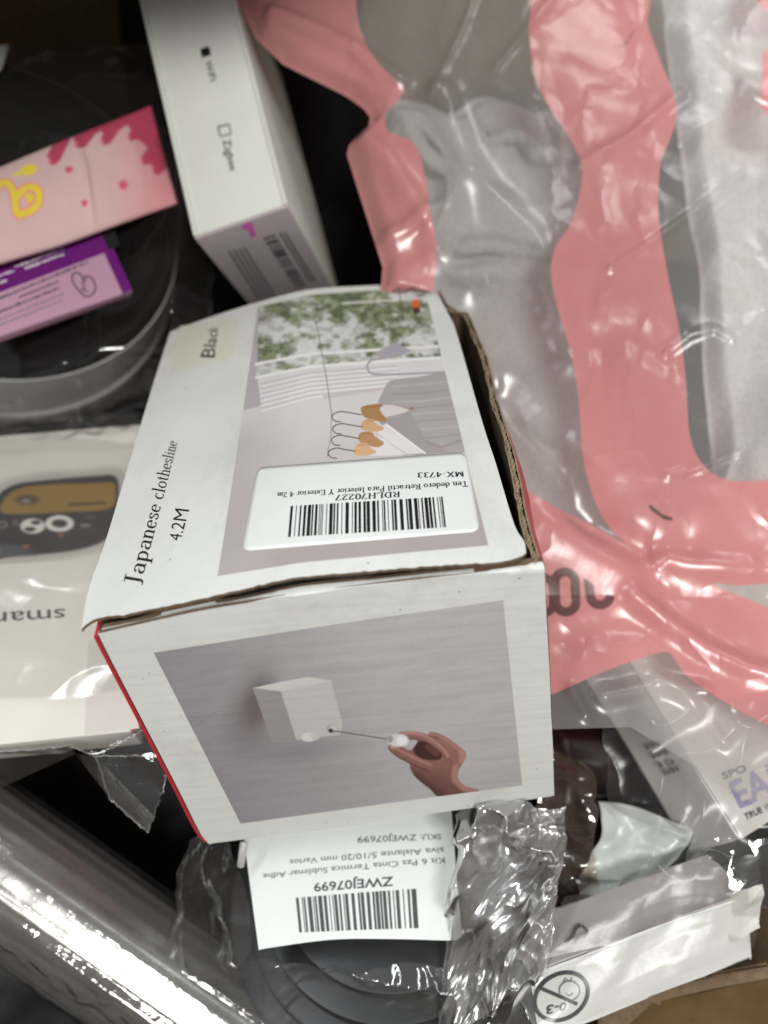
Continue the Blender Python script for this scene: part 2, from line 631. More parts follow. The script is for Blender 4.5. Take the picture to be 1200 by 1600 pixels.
def sans_shapes(text, bold=0.0):
    """built-in sans face as a mesh; bounding box of the caps scaled to the unit square"""
    cu = bpy.data.curves.new('lettering', 'FONT')
    cu.body = text
    cu.resolution_u = 3
    cu.offset = bold
    o = bpy.data.objects.new('lettering', cu)
    COL.objects.link(o)
    dg = bpy.context.evaluated_depsgraph_get()
    me = bpy.data.meshes.new_from_object(o.evaluated_get(dg))
    V = np.array([v.co[:2] for v in me.vertices])
    Fc = [tuple(p.vertices) for p in me.polygons]
    bpy.data.objects.remove(o)
    bpy.data.meshes.remove(me)
    bpy.data.curves.remove(cu)
    V[:, 0] -= V[:, 0].min()
    V[:, 0] /= V[:, 0].max()
    V[:, 1] /= .70
    return V, Fc


def decal(name, shapes, quad, surf, mat, parent, off=.00008):
    """flat print laid on a surface: shapes in the unit square -> photo quad -> the surface"""
    V, Fc = shapes
    P = quad_h(quad)(V)
    W = surf(P[:, 0], P[:, 1], off)
    return fast(name, W, Fc, mat, parent, smooth=False)


def rect_shapes(rects):
    V = []; Fc = []
    for x0, x1, y0, y1 in rects:
        k = len(V)
        V += [(x0, y0), (x1, y0), (x1, y1), (x0, y1)]
        Fc.append((k, k + 1, k + 2, k + 3))
    return np.array(V, float), Fc


def bars(n, seed, x0=0., x1=1., fill=.5, lo=1, hi=4):
    r = np.random.default_rng(seed)
    ws = r.integers(lo, hi + 1, 2 * n - 1).astype(float)
    ws[1::2] *= (1 - fill) / fill
    ws /= ws.sum()
    e = np.r_[0, np.cumsum(ws)]
    return rect_shapes([(x0 + (x1 - x0) * e[2 * i], x0 + (x1 - x0) * e[2 * i + 1], 0, 1) for i in range(n)])


def poly_decal(name, pts, surf, mat, parent, off=.00008):
    """a printed outline: fan-free ngon on the surface"""
    pts = np.asarray(pts, float)
    W = surf(pts[:, 0], pts[:, 1], off)
    bm_ = [tuple(range(len(pts)))]
    return fast(name, W, bm_, mat, parent, smooth=False)


def stroke_shapes(line, w):
    line = np.asarray(line, float)
    d = np.gradient(line, axis=0)
    d = d / np.maximum(np.linalg.norm(d, axis=1, keepdims=True), 1e-9)
    n = np.c_[-d[:, 1], d[:, 0]]
    V = np.empty((2 * len(line), 2))
    V[0::2] = line + n * w / 2
    V[1::2] = line - n * w / 2
    return V, [(2 * i, 2 * i + 1, 2 * i + 3, 2 * i + 2) for i in range(len(line) - 1)]


def stroke_decal(name, line, w, surf, mat, parent, off=.00008):
    V, Fc = stroke_shapes(line, w)
    return fast(name, surf(V[:, 0], V[:, 1], off), Fc, mat, parent, smooth=False)


def round_poly(pts, r, n=5):
    pts = np.asarray(pts, float)
    out = []
    m = len(pts)
    for i in range(m):
        a, b, c = pts[i - 1], pts[i], pts[(i + 1) % m]
        p = b + nrm(a - b) * r
        q = b + nrm(c - b) * r
        for t in np.linspace(0, 1, n):
            out.append((1 - t) ** 2 * p + 2 * t * (1 - t) * b + t * t * q)
    return np.array(out)

# ------------------------------------------------------------------ surface patches
def resample(c, n):
    c = np.asarray(c, float)
    d = np.r_[0, np.cumsum(np.linalg.norm(np.diff(c, axis=0), axis=1))]
    t = np.linspace(0, d[-1], n)
    return np.stack([np.interp(t, d, c[:, k]) for k in range(c.shape[1])], -1)


def coons(bot, right, top, left, nu, nv):
    """bot, top run left->right; left, right run bottom->top. returns (nv,nu,k)"""
    B = resample(bot, nu); T = resample(top, nu); Lc = resample(left, nv); R = resample(right, nv)
    u = np.linspace(0, 1, nu)[None, :, None]
    v = np.linspace(0, 1, nv)[:, None, None]
    S = (1 - v) * B[None] + v * T[None] + (1 - u) * Lc[:, None] + u * R[:, None]
    S -= (1 - u) * (1 - v) * B[0] + u * (1 - v) * B[-1] + (1 - u) * v * T[0] + u * v * T[-1]
    return S


def rounded_patch(quad, r, nu, nv):
    """quad order: bottom-left, bottom-right, top-right, top-left -> grid with rounded corners"""
    n = 7
    pts = round_poly(quad, r, n)
    m = n // 2
    side = []
    for i in range(4):
        a = i * n + m
        b = ((i + 1) % 4) * n + m
        idx = np.arange(a, b + 1 if b > a else b + 1 + 4 * n) % (4 * n)
        side.append(pts[idx])
    return coons(side[0], side[1], side[2][::-1], side[3][::-1], nu, nv)


# ------------------------------------------------------------------ structure: carton
CX0, CX1, CY0, CY1, CH = -.32, .31, -.14, .43, .335
carton = thing('shipping_carton', 'large open brown corrugated shipping carton holding all the packages', 'carton', (0, .15, 0))
ident = (np.zeros(3), np.array([1., 0, 0]), np.array([0, 1., 0]), np.array([0, 0, 1.]))
bevel_box('carton_floor', *ident, (CX0, CY0, -.006), (CX1, CY1, 0), M['carton'], carton, .001)
bevel_box('carton_wall', *ident, (CX0 - .006, CY0, 0.001), (CX0, CY1, CH), M['carton'], carton, .001)
bevel_box('carton_wall', *ident, (CX1, CY0, 0.001), (CX1 + .006, CY1, CH), M['carton'], carton, .001)
bevel_box('carton_wall', *ident, (CX0, CY1, 0.001), (CX1, CY1 + .006, CH), M['carton'], carton, .001)
bevel_box('carton_wall', *ident, (CX0, CY0 - .006, 0.001), (CX1, CY0, CH), M['carton'], carton, .001)
# the far flap leans in over the pile and shades the far left corner
fa = math.radians(20)
bevel_box('carton_flap', np.array([0, CY1, CH + .004]), np.array([1., 0, 0]), np.array([0, -math.cos(fa), math.sin(fa)]),
          np.array([0, math.sin(fa), math.cos(fa)]), (CX0 + .004, .002, -.004), (.015, .276, .001), M['carton'], carton, .001)

# ------------------------------------------------------------------ main white box
BO = np.array([-.06434, .06861, .23976])
BX = np.array([.98714, .12332, .10174])
BY = np.array([-.08287, .93891, -.33403])
BZ = np.array([-.13672, .3213, .93706])
BW, BD, BH = .10, .1482, .0922


def bl(x, y, z):
    return BO + np.asarray(x, float)[..., None] * BX + np.asarray(y, float)[..., None] * BY + np.asarray(z, float)[..., None] * BZ


def lid_h(x, y):
    xc = .047
    pk = .0057 + .0043 * np.clip(y / BD, -.2, 1.2)
    d = x - xc
    d = np.sqrt(d * d + .004 ** 2) - .002
    return pk * (1 - np.where(x < xc, d / xc, d / (BW - xc))) + .0006 * np.sin(y * 60) * np.sin(x * 40)


class Lid:
    def __call__(s, px, py, off=0.0):
        r = ray(px, py)
        c = CAM - BO
        cx, cyy, cz = c @ BX, c @ BY, c @ BZ
        dx, dy, dz = r @ BX, r @ BY, r @ BZ
        z = np.zeros_like(dx)
        for _ in range(25):
            t = (z - cz) / dz
            z = lid_h(cx + t * dx, cyy + t * dy) + off
        t = (z - cz) / dz
        return CAM + r * t[..., None]


LIDS = Lid()
FRONT = Plane(BO, -BY)

box = thing('clothesline_box', 'scuffed white cardboard box with clothesline photos and barcode sticker, in the middle of the pile', 'box', tuple(bl(.05, .07, -BH)))


def patch_obj(name, S, surf, off, mat, parent, thick=None, nrmv=None, **kw):
    P = surf(S[..., 0], S[..., 1], off)
    nv, nu = P.shape[:2]
    if thick:
        V, Fq, cl = slab(P, nrmv, thick)
        return fast(name, V, Fq, mat, parent, midx=cl, **kw)
    return fast(name, P.reshape(-1, 3), gridf(nu, nv), mat, parent, **kw)


def sharpen(o, deg=40):
    o.data.set_sharp_from_angle(angle=math.radians(deg))
    return o


lid_back = smooth_line([(266, 518), (330, 495), (400, 473), (480, 453), (560, 447), (640, 445), (682, 455)])
lid_front = smooth_line([(127, 984), (150, 968), (200, 960), (287, 942), (340, 930), (393, 918), (467, 902), (560, 894), (640, 887), (705, 882), (759, 879), (800, 874), (822, 864)])
rr = np.random.default_rng(3)
lid_front = resample(lid_front, 90) + np.c_[np.zeros(90), rr.normal(size=90) * .55]
lid_left = smooth_line([(127, 984), (138, 922), (165, 845), (200, 729), (240, 598), (266, 518)])
lid_right = smooth_line([(822, 864), (819, 846), (803, 818), (775, 725), (760, 680), (745, 630), (728, 570), (710, 510), (700, 490), (682, 455)])
S = coons(lid_front, lid_right, lid_back, lid_left, 90, 70)
lid = sharpen(patch_obj('lid', S, LIDS, 0.0, None, box, .0008, BZ, mats=[M['white'], M['kraft_dark'], M['kraft_dark']]))
# front panel with its rolled upper fold
fr_top = smooth_line([(153, 990), (300, 957), (400, 940), (500, 926), (640, 908), (705, 902), (792, 894), (851, 890)])
fr_bot = smooth_line([(327, 1319), (345, 1316), (500, 1297), (700, 1268), (850, 1246), (866, 1243)])
fr_left = smooth_line([(327, 1319), (312, 1300), (280, 1236), (230, 1140), (178, 1040), (153, 990)])
fr_right = smooth_line([(866, 1243), (863, 1150), (858, 1040), (853, 940), (851, 890)])
_w = lambda c, s: resample(c, 60) + 1.6 * np.stack([fbm(np.linspace(0, 7, 60), np.zeros(60) + s, s, 4) - .5, fbm(np.linspace(0, 7, 60), np.zeros(60) + s + 3, s, 4) - .5], -1) * np.sin(np.linspace(0, np.pi, 60))[:, None]
fr_bot, fr_right = _w(fr_bot, 3), _w(fr_right, 5)
S = coons(fr_bot, fr_right, fr_top, fr_left, 80, 60)
P = FRONT(S[..., 0], S[..., 1])
uu = np.linspace(0, 1, 80)[None]; vv = np.linspace(0, 1, 60)[:, None]
rows = []
top = P[-1]
xs = np.linspace(0, 1, 80)
for dy, dz in ((.0003, .0007), (.0009, .0012), (.0016, .0013), (.0024, .0007), (.0036, -.0014), (.0065, -.007)):
    wob = .0002 * np.sin(xs * 23 + dy * 900)
    q = top + BY * dy + BZ * (dz + wob)[:, None]
    lx, ly, lz = (q - BO) @ BX, (q - BO) @ BY, (q - BO) @ BZ
    q = q + BZ * (np.minimum(lz, lid_h(lx, ly) - .0015 - .0022 * np.sin(np.pi * np.clip(lx / BW, 0, 1))) - lz)[:, None]       # stays under the lid
    rows.append(q)
P = np.concatenate([P, np.stack(rows)], 0)
V, Fq, cl = slab(P, -BY, .0009)
front = sharpen(fast('front_panel', V, Fq, None, box, midx=cl, mats=[M['white'], M['white'], M['kraft_dark']]), 50)
_fl = FRONT(fr_left[:, 0], fr_left[:, 1]) - BO
_fr = FRONT(fr_right[:, 0], fr_right[:, 1]) - BO
xl_of = lambda z: np.interp(z, (_fl @ BZ), (_fl @ BX))
xr_of = lambda z: np.interp(z, (_fr @ BZ), (_fr @ BX))
# right panel, torn open along its top edge
edge_px = resample(smooth_line([(686, 452), (691, 463), (697, 476), (712, 485), (728, 489), (738, 508), (750, 536), (760, 560), (766, 585), (772, 612), (780, 640), (788, 662), (795, 684), (802, 708), (807, 730), (812, 752), (816, 776), (820, 800), (826, 822), (832, 844), (839, 862), (848, 882)]), 120)
Pe = Plane(BO - BZ * .001, BZ)(edge_px[:, 0], edge_px[:, 1])
le = (Pe - BO)
ex, ey = le @ BX, np.maximum(le @ BY, .0012)
rag = lambda s, a: a * (fbm(np.linspace(0, 26, 120), np.zeros(120) + s, s, 3) - .5) * 2


def right_sheet(dx, ragz, thick, mats, name):
    g = []
    for t in np.linspace(0, 1, 14):
        k = t ** .8
        z = (-.001 + ragz) * (1 - t) - BH * t
        x = (ex + dx) * (1 - k) + (xr_of(-BH) + .0005 + dx) * k
        wf = (1 - sstep(ey, 0, .035)) * sstep(t, 0, .06)
        x = x * (1 - wf) + (xr_of(z) - .0006 + dx) * wf
        x = x + .0030 * sstep(t, 0, .12) * (1 - t) * sstep(ey, .0, .012) * (1 - sstep(ey, .05, .10))
        g.append(bl(x, ey, z))
    g = np.stack(g[::-1])
    V, Fq, cl = slab(g[:, ::-1], BX, thick)
    return sharpen(fast(name, V, Fq, None, box, midx=cl, mats=mats))


right_sheet(0.0004, rag(4, .0011), .00045, [M['red'], M['kraft'], M['kraft']], 'right_panel')
right_sheet(-.0011 + rag(8, .0005), rag(2, .0012) - .0003, .0004, [M['kraft'], M['kraft'], M['kraft_dark']], 'right_liner')
fl = np.arange(900)
fy = np.interp(fl / 899, np.linspace(0, 1, 120), ey)
fx = np.interp(fl / 899, np.linspace(0, 1, 120), ex) - .0006 + .00042 * np.sin(fl * 2 * np.pi / 13)
fz = -.0012 + .0005 * np.sin(fl * .11)
g = np.stack([bl(fx, fy, fz), bl(fx, fy, fz - .004), bl(fx * .6 + (BW + .002) * .4, fy, fz - .03)])
V, Fq, cl = slab(g, BX, .00018)
fast('corrugated_core', V, Fq, M['kraft'], box)
# left, back and bottom panels
yy = np.linspace(.0012, BD, 40)
g = []
for t in np.linspace(0, 1, 24):
    x = xl_of(-.0022 - (BH - .0025) * t) - .0019 - .0006 * np.sin(yy * 80 + t * 9) * sstep(yy, .002, .03)
    g.append(bl(x, yy, -.0022 - (BH - .0025) * t + 0 * yy))
V, Fq, cl = slab(np.stack(g), -BX, .0009)
sharpen(fast('left_panel', V, Fq, None, box, midx=cl, mats=[M['red'], M['red'], M['kraft_dark']]))
bevel_box('back_panel', BO, BX, BY, BZ, (.001, BD - .002, -BH), (BW - .002, BD - .0005, -.0015), M['white'], box, .0003)
bevel_box('bottom_panel', BO, BX, BY, BZ, (.001, .002, -BH - .0012), (BW + .002, BD - .003, -BH), M['white'], box, .0003)


# --- the printed photograph on the lid -------------------------------------------------
class Painter:
    def __init__(s, P, base):
        s.P = P
        s.C = np.empty(P.shape[:-1] + (3,))
        s.C[:] = base

    def mask(s, poly, soft=.7):
        return sstep(sd_poly(s.P, poly), -soft, soft)

    def over(s, m, col):
        s.C = s.C * (1 - m[..., None]) + np.asarray(col, float) * m[..., None]

    def poly(s, poly, col, soft=.7, a=1.0):
        s.over(s.mask(poly, soft) * a, ink(col))

    def line(s, line, w, col, soft=.6, a=1.0):
        s.over((1 - sstep(d_line(s.P, line), w / 2 - soft, w / 2 + soft)) * a, ink(col))

    def blob(s, c, rx, ry, col, soft=.5, a=1.0, rot=0.0):
        q = s.P - np.array(c, float)
        cr, sr = math.cos(rot), math.sin(rot)
        x = (q[..., 0] * cr + q[..., 1] * sr) / rx
        y = (-q[..., 0] * sr + q[..., 1] * cr) / ry
        d = np.sqrt(x * x + y * y)
        s.over((1 - sstep(d, 1 - soft, 1 + soft)) * a, ink(col))


S = coons([(340, 900), (470, 879), (640, 863), (763, 852)], [(763, 852), (663, 450)], [(403, 480), (483, 461), (560, 455), (663, 450)],
          smooth_line([(340, 900), (362, 760), (380, 640), (403, 480)]), 330, 420)
pt = Painter(S, ink((196, 193, 191)))
X_, Y_ = S[..., 0], S[..., 1]
t = sstep(Y_, 620, 850)[..., None]
pt.C = pt.C * (1 - t) + ink((156, 147, 146)) * t
tl = (sstep(X_, 470, 350) * sstep(Y_, 640, 700))[..., None] * .55
pt.C = pt.C * (1 - tl) + ink((170, 164, 164)) * tl
pt.poly([(380, 470), (470, 440), (700, 430), (720, 612), (620, 608), (485, 618), (378, 641)], (200, 198, 199), 1.0)      # window surround
pt.poly([(380, 470), (408, 460), (402, 590), (408, 634), (376, 642)], (168, 162, 166), 1.2)
win = [(405, 470), (483, 450), (700, 440), (700, 556), (600, 561), (485, 571), (401, 588)]
mw = pt.mask(win, 1.2)
fx_, fy_ = X_ / 13, Y_ / 8
n = fbm(fx_ + .3 * fbm(fy_, fx_, 5), fy_, 11, 4)
n2 = fbm(fx_ * .33 + 4, fy_ * .3, 23, 2)
leaf = .95 * sstep(n + .9 * (n2 - .5), .26, .68)
dk = sstep(fbm(fx_ * 1.4, fy_ * 1.4, 41, 3), .40, .62)[..., None]
green = ink((78, 90, 62)) * (1 - dk) + ink((124, 134, 98)) * dk
sky = ink((206, 208, 206)) * (1 - .2 * fbm(fx_ * 2, fy_ * 2, 8)[..., None])
c = sky * (1 - leaf[..., None]) + green * leaf[..., None]
bough = sstep(fbm(fx_ * .8 + 9, fy_ * .7, 61, 3), .62, .68)[..., None]
c = c * (1 - bough * .35) + ink((112, 108, 88)) * bough * .35
pt.C = pt.C * (1 - mw[..., None]) + c * mw[..., None]
pt.line([(400, 569), (485, 553), (700, 540)], 4.5, (216, 214, 214))
pt.line([(535, 474), (664, 466)], 3.2, (205, 204, 200), a=.9)
pt.line([(400, 590), (485, 573), (700, 558)], 4.0, (222, 222, 222))
for k in range(6):                                                                  # sill slats
    o = 8 + k * 7.6
    pt.line([(408, 592 + o), (485, 575 + o * .92), (620, 565 + o * .85)], 2.4, (176, 172, 176), 1.1, .75)
    pt.line([(408, 596 + o), (485, 579 + o * .92), (620, 569 + o * .85)], 3.0, (224, 224, 226), 1.1, .7)
pt.poly([(505, 617), (600, 605), (600, 611), (505, 623)], (180, 170, 172), 1.5, .8)
pt.line([(483, 461), (497, 520), (510, 590), (518, 646)], 1.7, (120, 112, 104), .6, .85)
pt.line([(518, 646), (517, 680), (511, 714)], 1.3, (140, 118, 100), .6, .8)
pt.poly([(620, 470), (631, 470), (631, 500), (620, 500)], (90, 100, 70), 2, .3)
pt.line([(624, 458), (627, 478), (630, 501)], 2.0, (70, 74, 60), .7, .8)
pt.poly([(643, 468), (654, 466), (657, 489), (646, 491)], (70, 50, 44), .8)
pt.poly([(643, 469), (654, 467), (656, 479), (645, 481)], (214, 96, 60), .8)
pt.line([(643, 468), (654, 466)], 2, (214, 200, 190))
# lamp arm and shade
pt.line(smooth_line([(600, 560), (583, 562), (575, 568), (574, 576), (580, 583), (592, 585), (640, 584), (697, 581)]), 3.0, (150, 146, 152), .7)
pt.poly([(584, 553), (598, 545), (618, 535), (630, 541), (643, 548), (628, 555), (600, 561)], (158, 152, 162), .8)
# grey shirt
pt.poly(smooth_line([(590, 634), (597, 614), (606, 598), (618, 593), (660, 588), (698, 584), (712, 640), (726, 706), (650, 712), (612, 690), (594, 660)], 4, True), (156, 151, 150), .9)
for k in range(9):
    y0 = 598 + k * 12
    pt.line([(612 + k, y0 + 6), (660, y0 + 2 + 3 * math.sin(k)), (724, y0 - 4)], 2.6, (134, 128, 130) if k % 2 else (176, 172, 171), 1.5, .6)
pt.poly([(592, 634), (612, 631), (640, 640), (624, 652), (600, 655)], (198, 190, 188), .9)
pt.line(smooth_line([(598, 631), (618, 633), (640, 640)]), 1.4, (150, 140, 140), .6)
pt.blob((643, 638), 3, 2, (150, 90, 80))
pt.poly([(590, 655), (640, 643), (668, 690), (700, 706), (630, 712)], (148, 141, 142), 1.2, .9)
pt.poly([(584, 668), (604, 662), (646, 696), (662, 708), (606, 712)], (206, 202, 202), .9)
pt.line([(604, 663), (640, 690), (664, 708)], 2.4, (222, 220, 220), .8)
pt.line([(588, 676), (620, 700), (640, 712)], 2.0, (176, 170, 170), .8, .8)
pt.poly([(572, 692), (600, 684), (622, 704), (612, 712), (578, 712)], (204, 202, 202), .9)
pt.line([(668, 692), (690, 698), (722, 688)], 5, (140, 126, 132), 1.8, .7)
for q, cc in (([(564, 640), (569, 634), (597, 631), (593, 641), (604, 655), (596, 659), (570, 652)], (156, 118, 78)),
              ([(565, 661), (572, 655), (583, 655), (587, 662), (600, 668), (592, 674), (567, 672)], (190, 154, 116)),
              ([(560, 681), (566, 675), (581, 675), (586, 682), (600, 692), (588, 699), (563, 691)], (166, 128, 92)),
              ([(554, 700), (560, 693), (573, 692), (579, 699), (588, 708), (556, 712)], (196, 160, 122))):
    pt.poly(smooth_line(q, 3, True), cc, .7)
    q = np.array(q, float)
    pt.line([q[1] + (1, 2), q[2] + (0, 3)], 2.0, np.array(cc) * .82, 1.0, .6)
for x, y, hx in ((518, 648, 565), (519, 667, 566), (517, 685, 561), (512, 705, 555)):
    pt.line(smooth_line([(hx, y - 0), (hx - 18, y - 3), (x + 14, y - 5), (x + 3, y - 1), (x + 1, y + 5), (x + 6, y + 10), (x + 14, y + 11)]), 1.6, (58, 52, 50), .6)
P = LIDS(S[..., 0], S[..., 1], .00005)
fast('lid_photo', P.reshape(-1, 3), gridf(330, 420), M['print'], box, colors=pt.C.reshape(-1, 3))

# --- lid lettering and stickers ---------------------------------------------------------
M['ink_print'] = plain('print_ink', (.02, .02, .022), .5, .3)
decal('title_lettering', serif_shapes('Japanese clothesline', .125, .055), [(219, 916), (277, 691), (261, 687.5), (192.5, 911.5)], LIDS, M['ink_print'], box)
decal('length_lettering', sans_shapes('4.2M', .0), [(282.3, 845.3), (295.6, 796.6), (273.4, 794), (263.2, 843)], LIDS, M['ink_print'], box)
cs = patch_obj('colour_sticker', rounded_patch([(267.5, 581), (364, 558), (372, 496), (279, 510)], 4, 14, 14), LIDS, .00009, M['cream_sticker'], box)
decal('colour_lettering', sans_shapes('Black', .008), [(335, 559), (341, 511.5), (326.5, 509.5), (312.5, 558)], LIDS, M['ink_soft'], cs, .00014)
st = patch_obj('barcode_sticker', rounded_patch([(377, 861), (750, 830), (727, 706), (402, 730)], 13, 50, 20), LIDS, .00013, M['sticker'], box, .0001, BZ)
decal('model_lettering', serif_shapes('MX-4733', .17, .09), [(724.2, 737), (652.5, 738.5), (651.7, 746.2), (725.4, 744.3)], LIDS, M['ink'], st, .00018)
decal('name_lettering', serif_shapes('Ten dedero Retractil Para Interior Y Exterior 4.2m', .17, .10), [(730, 752), (433.3, 770), (432.5, 777.5), (731.3, 759.9)], LIDS, M['ink'], st, .00018)
decal('code_lettering', serif_shapes('RDLH70227', .17, .09), [(625, 768), (525, 773.5), (524.2, 782), (625, 776.2)], LIDS, M['ink'], st, .00018)
bs = bars(40, 5, fill=.52)
decal('barcode', bs, [(454.2, 790.6), (691.5, 775.8), (697, 823.8), (450, 839.2)], LIDS, M['ink'], st, .00018)

# --- the printed photograph on the front panel ------------------------------------------
S = coons([(376, 1287), (600, 1256), (816, 1227)], [(816, 1227), (786, 938)], [(240, 1020), (520, 976), (786, 938)], [(376, 1287), (240, 1020)], 330, 250)
pt = Painter(S, ink((166, 163, 165)))
X_, Y_ = S[..., 0], S[..., 1]
g1 = sstep(X_ - .4 * (Y_ - 1100), 250, 700)[..., None]
pt.C = ink((140, 136, 140)) * (1 - g1) + ink((174, 171, 172)) * g1
g2 = sstep(Y_ - .1 * X_, 1000, 1180)[..., None] * .35 * (1 - g1 * .5)
pt.C = pt.C * (1 - g2) + ink((134, 128, 133)) * g2
n = fbm(X_ / 60, Y_ / 9 + X_ / 60, 7, 4)[..., None]
pt.C *= .93 + .14 * n
n = fbm(X_ / 5, Y_ / 5, 17, 3)[..., None]
pt.C *= .975 + .05 * n
pt.blob((396, 1112), 34, 56, (112, 100, 104), .8, .7, .3)
pt.blob((404, 1096), 20, 36, (92, 76, 80), .8, .6, .3)
pt.blob((470, 1172), 75, 16, (128, 116, 124), .9, .6, -.12)
pt.poly([(395, 1075), (438, 1079), (463, 1157), (425, 1160)], (146, 140, 140), .9)
pt.poly([(395, 1075), (440, 1065), (480, 1058), (518, 1063), (438, 1080)], (196, 191, 189), .9)
pt.poly(round_poly([(438, 1079), (517, 1063), (535, 1130), (532, 1148), (463, 1157)], 3), (184, 179, 178), .9)
pt.line([(438, 1080), (463, 1157)], 1.5, (150, 144, 142), .8, .7)
pt.line([(438, 1080), (517, 1064)], 1.6, (198, 194, 190), .8, .7)
pt.blob((486, 1155), 17, 8, (140, 128, 132), .5, .6)
pt.blob((482, 1152), 12, 7, (204, 199, 197), .25)
pt.blob((493, 1151), 7, 5.5, (190, 184, 183), .3)
pt.blob((519, 1139), 8.5, 7, (150, 142, 142), .3)
pt.blob((521, 1138), 6.5, 5, (190, 184, 182), .3)
pt.blob((517, 1141.5), 3.4, 3.2, (52, 44, 44), .35)
pt.line([(519, 1141.5), (606, 1155)], 1.7, (96, 90, 92), .7)
hand = smooth_line([(627, 1148), (650, 1146), (668, 1148), (675, 1144), (688, 1147), (705, 1157), (722, 1170), (728, 1178), (725, 1190), (717, 1203), (716, 1216), (726, 1228), (748, 1236), (690, 1245), (672, 1233), (650, 1215), (641, 1201), (640, 1194), (622, 1183), (608, 1170), (610, 1162), (625, 1164), (640, 1172), (652, 1160), (648, 1156), (636, 1156)], 5, True)
pt.poly(hand, (142, 100, 92), .9)
mh = pt.mask(hand, .9)


def in_hand(m, col, a):
    pt.over(m * mh * a, ink(col))


in_hand(sstep(Y_ - .35 * (X_ - 640), 1165, 1215), (98, 64, 60), .8)                      # shaded heel of the hand
in_hand(sstep(d_line(S, smooth_line([(650, 1214), (672, 1232), (690, 1244)])), 13, 2), (74, 48, 42), .7)
in_hand(sstep(d_line(S, smooth_line([(712, 1200), (712, 1218), (728, 1232), (745, 1237)])), 9, 2), (178, 134, 120), .7)
in_hand(sstep(d_line(S, smooth_line([(690, 1152), (708, 1164), (722, 1176), (722, 1188)])), 9, 1), (182, 138, 126), .75)   # knuckles
pt.over(pt.mask(smooth_line([(650, 1160), (660, 1158), (676, 1164), (690, 1176), (688, 1186), (672, 1188), (656, 1184), (646, 1175)], 4, True), 2.0) * mh * .95, ink((62, 38, 34)))
pt.over(pt.mask(smooth_line([(664, 1164), (676, 1166), (688, 1176), (684, 1182), (674, 1178)], 4, True), 1.5) * mh * .8, ink((104, 68, 60)))
idx_f = smooth_line([(627, 1149), (646, 1148), (664, 1152), (680, 1162), (694, 1174), (700, 1184)])
pt.line(idx_f, 11, (146, 104, 97), 1.2)                                                     # index finger
pt.line(idx_f - np.array([0, 2.2]), 4, (178, 136, 124), 1.6, .75)
pt.line(idx_f + np.array([-1.5, 5.4]), 1.6, (84, 54, 48), .8, .7)
thm = smooth_line([(613, 1168), (624, 1176), (640, 1184), (656, 1192), (672, 1198)])
pt.line(thm, 13, (136, 94, 87), 1.2)                                                       # thumb
pt.line(thm + np.array([1, -3.2]), 4, (174, 130, 118), 1.6, .75)
pt.line(thm + np.array([-2, 6.5]), 2.4, (82, 54, 48), 1.2, .7)
pt.blob((613, 1167), 4.5, 3.4, (186, 150, 140), .4, .8, .6)                                 # thumbnail
mid_f = smooth_line([(673, 1146), (688, 1150), (704, 1160), (716, 1171)])
pt.line(mid_f, 6, (160, 118, 108), 1.2, .9)                                                 # middle finger behind
pt.line(mid_f + np.array([-2, 4.2]), 1.3, (92, 60, 54), .8, .7)
pt.line(smooth_line([(700, 1184), (706, 1192), (704, 1202)]), 1.6, (96, 64, 56), 1.0, .6)
pt.C *= 1 - mh[..., None] * np.array([.10, .12, .08])
pt.blob((622, 1157), 16, 10, (200, 196, 192), .2)
pt.blob((628, 1157), 9, 8, (224, 222, 218), .35)
pt.blob((610, 1155), 4, 5.5, (150, 144, 140), .4)
pt.line([(404, 1135), (470, 1098)], .1, (120, 110, 118), .6, 0)
pt.line([(300, 1138), (345, 1108)], 1.2, (120, 110, 120), .8, .5)
P = FRONT(S[..., 0], S[..., 1], .0001)
fast('front_photo', P.reshape(-1, 3), gridf(330, 250), M['print'], box, colors=pt.C.reshape(-1, 3))


# ------------------------------------------------------------------ generic builders for the pile
def lathe(name, C, n, prof, mat, parent, seg=96, wob=0.0, seed=0):
    n = nrm(n)
    a = nrm(np.cross(n, [0.13, .9, .4]))
    b = np.cross(n, a)
    th = np.linspace(0, 2 * np.pi, seg, endpoint=False)
    prof = np.asarray(prof, float)
    k = len(prof)
    w = 1 + wob * (fbm(np.cos(th)[None] * 2 + 5, np.sin(th)[None] * 2 + 5 + np.arange(k)[:, None] * .3, seed) - .5)
    rr_ = prof[:, 0][:, None] * w
    V = C + (rr_ * np.cos(th))[..., None] * a + (rr_ * np.sin(th))[..., None] * b + prof[:, 1][:, None, None] * n
    i = np.arange(k - 1)[:, None] * seg + np.arange(seg)[None]
    j = np.arange(k - 1)[:, None] * seg + ((np.arange(seg) + 1) % seg)[None]
    Fq = np.stack([i, j, j + seg, i + seg], -1).reshape(-1, 4)
    o = fast(name, V.reshape(-1, 3), Fq, mat, parent)
    return sharpen(o, 40)


